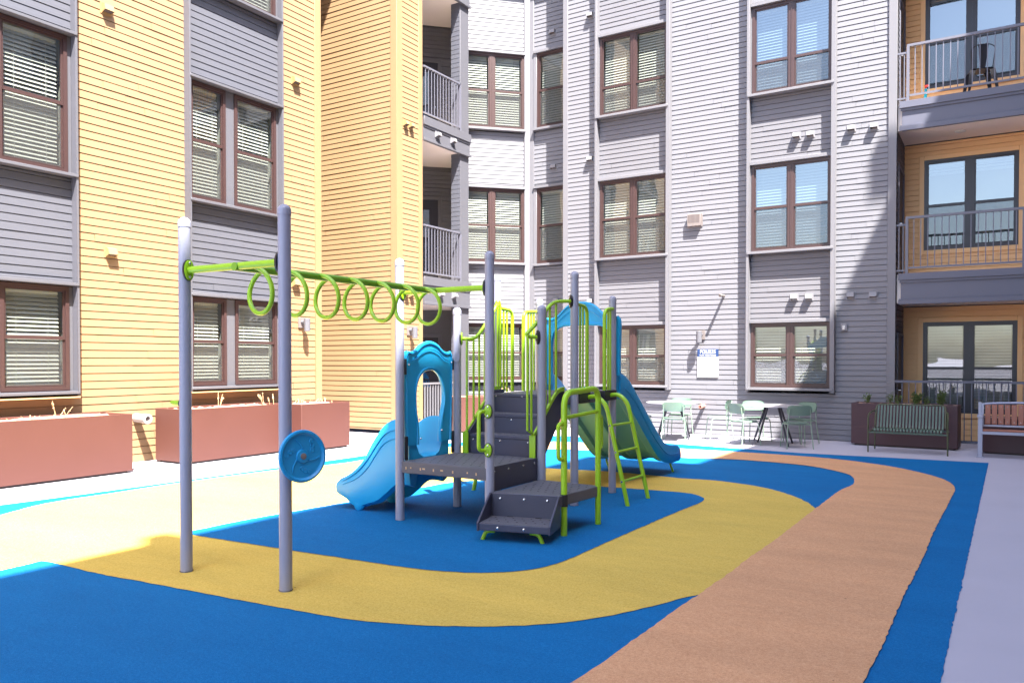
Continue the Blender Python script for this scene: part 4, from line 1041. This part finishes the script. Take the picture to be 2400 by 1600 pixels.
# big slide panel, plane y=8.95
FQ = Frm((0, 8.93), (1, 0), (0, -1))
pb = arch_panel(FQ, [(-5.0, 1.30), (-5.0, 1.7), (-5.0, 2.12), (-4.93, 2.13), (-4.82, 2.17), (-4.66, 2.30), (-4.48, 2.335), (-4.32, 2.30), (-4.16, 2.17), (-4.05, 2.13), (-3.96, 2.11), (-3.96, 1.7), (-3.96, 1.42)],
           [(-4.90, 1.30), (-4.90, 1.55), (-4.90, 1.80), (-4.86, 1.95), (-4.76, 2.02), (-4.62, 2.035), (-4.48, 2.04), (-4.34, 2.035), (-4.20, 2.02), (-4.10, 1.95), (-4.06, 1.80), (-4.06, 1.55), (-4.06, 1.42)], th=0.07)
m = MB(); m.tube(catmull([(-4.9, 8.89, 2.05), (-4.8, 8.89, 2.09), (-4.66, 8.89, 2.20), (-4.48, 8.89, 2.235), (-4.32, 8.89, 2.20), (-4.16, 8.89, 2.09), (-4.06, 8.89, 2.05)], 6), 0.006, 6); m.build('relief', 'blue2', pb)
# --- slides
def slide(path, sect, xf, name, mats, station=None):
    """path: list of (s, z, wallh, under); sect(i) -> ring in (cross, dz) ; xf maps (s, cross, z)"""
    m = MB(); rings = []
    for k, (s_, z, wh, un) in enumerate(path): rings.append([xf(s_, c, z+dz) for c, dz in sect(wh, un)])
    n = len(rings[0])
    vs = [p for r in rings for p in r]; nu = sect(0.2, 0.05, True)
    for i in range(len(rings)-1):
        for k in range(n):
            l = (k+1) % n; m.m = 1 if k in nu else 0
            m.add([rings[i][k], rings[i][l], rings[i+1][l], rings[i+1][k]], [(0,1,2,3)], True)
    m.m = 0
    m.add(rings[0], [list(range(n))[::-1]]); m.add(rings[-1], [list(range(n))])
    return m.build(name, mats, PS, angle=42)
def smooth_path(keys, n=10):
    return [(p[0], p[1], q[0], q[1]) for p, q in zip(catmull([(a, b, 0) for a, b, c, d in keys], n), catmull([(c, d, 0) for a, b, c, d in keys], n))]
def sect_big(wh, un, idx=False):
    top = [(-0.525, 0.0), (-0.525, wh*0.85), (-0.51, wh), (-0.475, wh), (-0.455, wh*0.85), (-0.43, wh*0.3), (-0.39, 0.02), (-0.33, 0.0), (-0.09, 0.0), (-0.05, 0.02), (-0.02, 0.08), (0.02, 0.08), (0.05, 0.02), (0.09, 0.0), (0.33, 0.0), (0.39, 0.02), (0.43, wh*0.3), (0.455, wh*0.85), (0.475, wh), (0.51, wh), (0.525, wh*0.85), (0.525, 0.0)]
    bot = [(0.505, -un-0.02), (0.44, -un), (0.40, -un), (0.36, -0.012), (0.12, -0.012), (0.075, -un), (0.035, -un), (0.015, -0.015), (-0.015, -0.015), (-0.035, -un), (-0.075, -un), (-0.12, -0.012), (-0.36, -0.012), (-0.40, -un), (-0.44, -un), (-0.505, -un-0.02)]
    if idx: return set(range(len(top)-1+1, len(top)+len(bot)-1))
    return top+bot
kb = [(8.97, 1.20, 0.22, 0.05), (9.10, 1.185, 0.24, 0.05), (9.30, 1.08, 0.25, 0.06), (9.55, 0.90, 0.25, 0.06), (9.90, 0.63, 0.25, 0.06), (10.25, 0.38, 0.24, 0.06), (10.50, 0.265, 0.20, 0.05), (10.75, 0.225, 0.185, 0.05), (10.98, 0.22, 0.17, 0.045), (11.08, 0.215, 0.13, 0.04), (11.12, 0.21, 0.06, 0.03)]
bs = slide(smooth_path(kb, 6), sect_big, lambda s_, c, z: (-4.50+c, s_, z), 'big_slide', ['blue2', 'teal'])
for y, x in ((10.95, -4.07), (10.60, -4.90)):
    m = MB(); m.tube(fillet([(x-0.10 if x > -4.5 else x, y-0.02, 0.17), (x-0.02, y+0.0, 0.16), (x+0.03, y+0.02, 0.0)], 0.06), 0.016, 10)
    m.build('slide_foot', 'lime', bs)
# wing walls at the slide top (between panel and chute)
m = MB()
for x in (-4.99, -4.01):
    m.loft([[(x-0.012, y, z0), (x+0.012, y, z0), (x+0.012, y, z1), (x-0.012, y, z1)] for y, z0, z1 in ((8.95, 1.16, 1.50), (9.05, 1.16, 1.45), (9.2, 1.14, 1.40), (9.35, 1.06, 1.30), (9.5, 0.94, 1.18))], smooth=False)
m.build('side_wall', 'blue2', bs, bevel=0.006)
m = MB()
m.tube(catmull([(-3.972, 9.1, 1.26), (-3.972, 9.35, 1.14), (-3.972, 9.7, 0.87), (-3.972, 10.1, 0.56), (-3.972, 10.5, 0.33), (-3.972, 10.8, 0.28), (-3.972, 11.0, 0.28)], 6), 0.006, 6)
m.build('relief', 'blue2', bs)
# small slide
def sect_small(wh, un, idx=False):
    top = [(-0.335, -un*0.5), (-0.34, wh*0.3), (-0.335, wh*0.8), (-0.31, wh), (-0.27, wh*1.0), (-0.24, wh*0.85), (-0.215, wh*0.35), (-0.17, 0.04), (-0.10, 0.0), (0.10, 0.0), (0.17, 0.04), (0.215, wh*0.35), (0.24, wh*0.85), (0.27, wh), (0.31, wh), (0.335, wh*0.8), (0.34, wh*0.3), (0.335, -un*0.5)]
    bot = [(0.31, -un*0.9), (0.24, -un), (0.20, -un*0.6), (0.17, -0.02), (-0.17, -0.02), (-0.20, -un*0.6), (-0.24, -un), (-0.31, -un*0.9)]
    if idx: return set()
    return top+bot
ks = [(5.13,.60,.38,.30),(5.31,.60,.40,.30),(5.46,.55,.39,.36),(5.57,.47,.36,.36),(5.66,.38,.335,.30),(5.74,.32,.27,.26),(5.83,.28,.21,.25),(5.93,.255,.155,.215),(6.02,.245,.115,.14),(6.10,.24,.085,.10),(6.14,.225,.055,.065)]
ss = slide(smooth_path(ks, 6), sect_small, lambda s_, c, z: (-s_, 6.67+c, z), 'small_slide', ['blue', 'blue'])
# V shaped moulded feet under the exit
for yc in (6.40, 6.94):
    m = MB(); rg = []
    for z, hx, hy, cx_ in ((0.0, 0.03, 0.035, -5.86), (0.02, 0.055, 0.045, -5.86), (0.09, 0.11, 0.05, -5.86), (0.15, 0.15, 0.045, -5.86)):
        rg.append([(cx_+hx*math.cos(2*PI*k/16), yc+hy*math.sin(2*PI*k/16), z) for k in range(16)])
    m.loft(rg)
    m.build('slide_foot', 'blue', ss, angle=60)
for off in (0.0, 0.09):
    m = MB(); m.tube(catmull([(-5.20, 6.328, 0.90-off), (-5.34, 6.328, 0.885-off), (-5.46, 6.328, 0.83-off), (-5.57, 6.328, 0.71-off), (-5.68, 6.328, 0.57-off), (-5.80, 6.328, 0.45-off*0.8), (-5.92, 6.33, 0.37-off*0.6), (-6.04, 6.333, 0.31-off*0.4)], 6), 0.006, 6); m.build('relief', 'blue2', ss)

# ================================================================= TABLES AND CHAIRS
def make_table(x, y, rz, label):
    t = thing('cafe_table', label, 'table', (x, y, 0), rz, 'round tables by the wall')
    m = MB(); m.lathe([(0.0, 0.728), (0.52, 0.728), (0.555, 0.735), (0.56, 0.742), (0.555, 0.748), (0.0, 0.748)], (x, y, 0), seg=48); m.build('tabletop', 'ttop', t)
    for k in range(4):
        a = rz+PI/4+k*PI/2
        l = MB(); l.tube([(x+math.cos(a)*0.16, y+math.sin(a)*0.16, 0.73), (x+math.cos(a)*0.46, y+math.sin(a)*0.46, 0.0)], 0.02, 12, rr=[0.026, 0.017]); l.build('leg', 'tleg', t)
    return t
make_table(-5.78, 15.72, 0.15, 'round pale cafe table in full sun, the one nearer the blue slide')
make_table(-3.76, 15.62, 0.05, 'round pale cafe table half in shade below the ground floor bay')
def make_chair(mat, matf):
    """local: faces +y, origin on the floor"""
    t = thing('cafe_chair', 'c', 'chair', (0, 0, 0))
    s = MB(); rings = []
    for z, q in ((0.448, 0.96), (0.456, 1.0), (0.462, 0.97)):
        rg = []
        for k in range(28):
            a = 2*PI*k/28; cx_ = abs(math.cos(a))**0.6*math.copysign(1, math.cos(a)); sy = abs(math.sin(a))**0.6*math.copysign(1, math.sin(a))
            rg.append((cx_*0.215*q, sy*0.205*q+0.01, z+0.012*abs(cx_)-0.008*(1-abs(sy))))
        rings.append(rg)
    s.loft(rings); s.build('seat', mat, t)
    b = MB(); n = 20; fr_, bk = [], []
    N = 18
    rows = []
    for side in (0, 1):
        for j in range(7):
            v = j/6; zz = 0.60+0.19*v
            ex = 0.225*(1-0.10*(abs(2*v-1))**4)
            row = []
            for i in range(N+1):
                u_ = -1+2*i/N
                yy = -0.225-0.03*v+0.045*u_*u_+(0.012 if side else 0)
                row.append((ex*u_, yy, zz-(0.02*(u_**6) if v > .5 else -0.02*(u_**6))))
            rows.append(row)
    vs = [p for r in rows for p in r]; W_ = N+1; fs = []
    for sd in (0, 7):
        for j in range(6):
            for i in range(N): fs.append(((sd+j)*W_+i, (sd+j)*W_+i+1, (sd+j+1)*W_+i+1, (sd+j+1)*W_+i))
    loop = [(0, i) for i in range(N)]+[(j, N) for j in range(6)]+[(6, i) for i in range(N, 0, -1)]+[(j, 0) for j in range(6, 0, -1)]
    for k in range(len(loop)):
        a, c = loop[k], loop[(k+1) % len(loop)]
        fs.append((a[0]*W_+a[1], c[0]*W_+c[1], (c[0]+7)*W_+c[1], (a[0]+7)*W_+a[1]))
    b.add(vs, fs, True); b.build('backrest', mat, t)
    for sx in (-1, 1):
        l = MB(); l.tube(fillet([(sx*0.235, -0.255, 0.0), (sx*0.205, -0.19, 0.45), (sx*0.19, -0.215, 0.60), (sx*0.185, -0.228, 0.72)], 0.08), 0.0095, 8); l.build('rear_leg', matf, t)
        l = MB(); l.tube(fillet([(sx*0.225, 0.225, 0.0), (sx*0.20, 0.18, 0.44), (sx*0.20, -0.18, 0.44)], 0.06), 0.0095, 8); l.build('front_leg', matf, t)
    l = MB(); l.tube([(-0.20, 0.10, 0.436), (0.20, 0.10, 0.436)], 0.008, 8); l.tube([(-0.20, -0.15, 0.436), (0.20, -0.15, 0.436)], 0.008, 8); l.build('seat_rail', matf, t)
    return t
ch0 = make_chair('sage', 'sagel')
chairs = [(-5.60, 15.27, R(15), 'sage chair with its back to the viewer at the sunny table'),
          (-6.37, 15.42, R(-62), 'sage chair seen edge on at the left of the sunny table, behind the slide'),
          (-4.93, 16.02, R(120), 'sunlit pale chair pushed out to the right of the sunny table'),
          (-5.90, 16.42, R(188), 'chair behind the sunny table with only the top of its back showing'),
          (-4.22, 15.27, R(-32), 'sage chair at the front left of the half shaded table'),
          (-4.20, 16.14, R(215), 'chair behind the half shaded table with a bright sunlit back'),
          (-3.24, 15.22, R(28), 'dark looking sage chair at the front right of the half shaded table, all in shade'),
          (-3.36, 16.14, R(150), 'shaded chair behind the right side of the half shaded table')]
for i, (x, y, a, lab) in enumerate(chairs):
    c = ch0 if i == 0 else copy_tree(ch0)
    c.location = (x, y, 0); c.rotation_euler = (0, 0, a); c['label'] = lab; c['category'] = 'chair'; c['group'] = 'sage metal cafe chairs'

# ================================================================= BENCHES
t = thing('slatted_bench', 'green metal bench with curved vertical slats in front of the dark planter', 'bench', (-1.4, 15.5, 0))
bx0, bx1 = -2.02, -0.79
sl = MB()
n = 21
for k in range(n):
    x = bx0+0.10+(bx1-bx0-0.20)*k/(n-1)
    pth = catmull([(x, 15.78, 0.80), (x, 15.72, 0.66), (x, 15.66, 0.50), (x, 15.61, 0.42), (x, 15.52, 0.395), (x, 15.34, 0.42), (x, 15.25, 0.415), (x, 15.225, 0.385), (x, 15.235, 0.35)], 4)
    rg = []
    for i, p in enumerate(pth):
        d = (pth[min(i+1, len(pth)-1)]-pth[max(i-1, 0)]).normalized(); nrm = Vector((0, -d.z, d.y))*0.004
        w = Vector((0.0145, 0, 0)); rg.append([p-w-nrm, p+w-nrm, p+w+nrm, p-w+nrm])
    sl.loft(rg, smooth=False)
sl.build('slats', 'bgreen', t)
m = MB()
m.tube(fillet([(bx0+0.06, 15.60, 0.43), (bx0+0.06, 15.79, 0.815), (bx1-0.06, 15.79, 0.815), (bx1-0.06, 15.60, 0.43)], 0.09), 0.013, 10); m.build('back_frame', 'bframe', t)
for sx, x in ((-1, bx0), (1, bx1)):
    m = MB(); m.tube(fillet([(x, 15.20, 0), (x, 15.20, 0.66), (x-sx*0.02, 15.62, 0.70), (x-sx*0.05, 15.76, 0.70)], 0.10), 0.013, 10); m.build('arm_frame', 'bframe', t)
    m = MB(); m.tube([(x-sx*0.03, 15.82, 0.0), (x-sx*0.045, 15.74, 0.5), (x-sx*0.05, 15.76, 0.70)], 0.012, 10); m.build('leg', 'bframe', t)
    m = MB(); m.tube([(x, 15.2, 0.345), (x-sx*0.045, 15.74, 0.36)], 0.012, 10); m.build('side_rail', 'bframe', t)
m = MB(); m.box(bx0, bx1, 15.20, 15.225, 0.335, 0.36); m.box(bx0, bx1, 15.70, 15.72, 0.36, 0.38); m.build('seat_rail', 'bgreen', t, fix=False, bevel=0.003)
t = thing('wooden_bench', 'grey metal bench with reddish wooden slats at the right edge of the picture', 'bench', (0.4, 15.5, 0))
x0, x1 = -0.36, 1.45
m = MB(); m.box(x0, x0+0.07, 15.33, 15.40, 0, 0.68); m.box(x0-0.01, x0+0.075, 15.30, 15.62, 0.66, 0.70); m.box(x0+0.0, x0+0.05, 15.60, 15.66, 0.40, 0.90); m.box(x0, x0+0.06, 15.66, 15.72, 0.0, 0.46); m.box(x0-0.02, x0+0.1, 15.30, 15.43, 0, 0.012)
m.build('end_frame', 'silver', t, fix=False, bevel=0.008)
m = MB(); m.box(x1-0.07, x1, 15.33, 15.40, 0, 0.68); m.box(x1-0.075, x1+0.01, 15.30, 15.62, 0.66, 0.70); m.box(x1-0.05, x1, 15.60, 15.66, 0.40, 0.90); m.box(x1-0.06, x1, 15.66, 15.72, 0.0, 0.46)
m.build('end_frame', 'silver', t, fix=False, bevel=0.008)
m = MB(); m.tube(catmull([(x0+0.05, 15.64, 0.865), (x0+0.3, 15.655, 0.89), (x0+0.9, 15.66, 0.905), (x1-0.3, 15.655, 0.89), (x1-0.05, 15.64, 0.865)], 6), 0.02, 10); m.box(x0+0.05, x1-0.05, 15.585, 15.61, 0.495, 0.525); m.box(x0+0.05, x0+0.08, 15.61, 15.65, 0.5, 0.87)
m.box(x0+0.04, x1-0.04, 15.30, 15.33, 0.385, 0.43); m.box(x0+0.04, x1-0.04, 15.56, 15.59, 0.385, 0.43); m.build('rail', 'silver', t, fix=False, bevel=0.003)
u = x0+0.10
while u < x1-0.1:
    m = MB(); m.add([(u, 15.60, 0.535), (u+0.077, 15.60, 0.535), (u+0.077, 15.63, 0.865), (u, 15.63, 0.865), (u, 15.62, 0.53), (u+0.077, 15.62, 0.53), (u+0.077, 15.65, 0.865), (u, 15.65, 0.865)], [(0,1,2,3),(7,6,5,4),(0,4,5,1),(1,5,6,2),(2,6,7,3),(3,7,4,0)])
    w_ = m.build('back_slat', 'wood', t, bevel=0.004)
    m = MB()
    for z, y in ((0.825, 15.626), (0.575, 15.603)): m.lathe([(0.008, 0), (0.006, 0.004), (0, 0.005)], (u+0.038, y, z), (0, -1, 0), 8)
    m.build('screw', 'bolt', w_); u += 0.094
m = MB()
for k in range(4): m.box(x0+0.06, x1-0.06, 15.335+k*0.058, 15.385+k*0.058, 0.432, 0.458)
m.build('seat_slats', 'wood', t, fix=False, bevel=0.004)

# ================================================================= BALCONY THINGS
cx_, cy_, cz_ = -0.42, 17.32, 6.55
t = thing('metal_chair', 'black metal bistro chair with a tall narrow back splat on the top balcony', 'chair', (cx_, cy_, cz_))
th = 0.25
FCh = lambda x, y, z: (cx_+x*math.cos(th)-y*math.sin(th), cy_+x*math.sin(th)+y*math.cos(th), cz_+z)
m = MB(); m.box(-0.18, 0.18, -0.18, 0.18, 0.435, 0.45, fr=FCh); m.build('seat', 'blackp', t, bevel=0.03)
for sx in (-1, 1):
    for sy in (-1, 1):
        m = MB(); rg = []
        for z, o_, w in ((0.445, 0.135, 0.055), (0.40, 0.165, 0.05), (0.2, 0.205, 0.03), (0.0, 0.235, 0.018)):
            rg.append([FCh(sx*(o_)-w, sy*o_-0.012, z), FCh(sx*o_+w, sy*o_-0.012, z), FCh(sx*o_+w, sy*o_+0.012, z), FCh(sx*o_-w, sy*o_+0.012, z)])
        m.loft(rg, smooth=False); m.build('leg', 'blackp', t)
m = MB(); m.loft([[FCh(-w, y-0.006, z), FCh(w, y-0.006, z), FCh(w, y+0.006, z), FCh(-w, y+0.006, z)] for z, w, y in ((0.45, 0.045, -0.17), (0.6, 0.06, -0.19), (0.85, 0.085, -0.22))], smooth=False); m.build('back_splat', 'blackp', t)
m = MB(); m.tube([FCh(*p) for p in fillet([(-0.17, -0.15, 0.44), (-0.20, -0.20, 0.80), (-0.10, -0.225, 0.86), (0.10, -0.225, 0.86), (0.20, -0.20, 0.80), (0.17, -0.15, 0.44)], 0.09)], 0.009, 8); m.build('back_frame', 'blackp', t)
t = thing('water_toy', 'teal tube toy with a red handle standing on the top balcony floor behind the bars', 'toy', (-1.33, 17.3, 6.55))
m = MB(); m.lathe([(0.022, 0), (0.026, 0.01), (0.026, 0.25), (0.02, 0.27)], (-1.33, 17.3, 6.55), (0.04, 0, 1), 12); m.build('tube', 'toyb', t)
m = MB(); m.lathe([(0.012, 0.27), (0.012, 0.31), (0.03, 0.315), (0.03, 0.33)], (-1.33, 17.3, 6.55), (0.04, 0, 1), 12); m.box(-1.34, -1.26, 17.29, 17.31, 6.86, 6.885); m.build('handle', 'toyr', t)
# dry leaf on the ground
for i, (px, py, s_, a) in enumerate(((975, 1116, 0.05, 0.5), (607, 1163, 0.035, 2.0), (730, 1156, 0.03, 1.0))):
    x, y = G(px, py); m = MB()
    L = s_
    m.add([(x-L*math.cos(a), y-L*math.sin(a), 0.014), (x+0.2*L, y-0.25*L, 0.022), (x+L*math.cos(a), y+L*math.sin(a), 0.03), (x-0.2*L, y+0.25*L, 0.020)], [(0,1,2,3)])
    o = m.build('dry_leaf', 'straw', None, origin=(x, y, 0.01), fix=False)
    tag(o, ['dry brown leaf on the sunny paving seen under the low deck', 'dry leaf on the sunlit ground between the two nearest posts', 'dry leaf on the sunlit ground right of the blue disc'][i], 'leaf', 'fallen dry leaves')

# ================================================================= SKY, SUN, CAMERA
w = bpy.data.worlds.new('World'); sc.world = w; w.use_nodes = True
nt = w.node_tree; bg = nt.nodes['Background']; sky = nt.nodes.new('ShaderNodeTexSky')
sky.sky_type = 'NISHITA'; sky.sun_disc = False; sky.sun_elevation = R(60.8); sky.sun_rotation = math.atan2(.45, -.33)
sky.air_density = 1.0; sky.dust_density = 2.0; sky.ozone_density = 1.0
nt.links.new(sky.outputs[0], bg.inputs[0]); bg.inputs[1].default_value = 0.12
sd = Vector((-.45, .33, -1)).normalized()
li = bpy.data.lights.new('sun', 'SUN'); li.energy = 5.0; li.angle = R(0.5); li.color = (1.0, 0.955, 0.88)
so = bpy.data.objects.new('sun', li); C.objects.link(so); so.rotation_euler = sd.to_track_quat('-Z', 'Y').to_euler(); so.location = (10, -10, 30)
cam = bpy.data.cameras.new('camera'); co = bpy.data.objects.new('camera', cam); C.objects.link(co); sc.camera = co
co.location = (0, 0, CH); co.rotation_euler = (PI/2-PIT, 0, YAW)
cam.sensor_width = 36; cam.lens = F/2400*36; cam.shift_y = (CY-800)/2400; cam.clip_end = 1000
sc.view_settings.view_transform = 'Standard'; sc.view_settings.look = 'None'; sc.view_settings.gamma = 1
sc.view_settings.exposure = 2.6
try:
    sc.cycles.max_bounces = 8; sc.cycles.transparent_max_bounces = 12; sc.cycles.caustics_reflective = False; sc.cycles.caustics_refractive = False
except Exception: pass
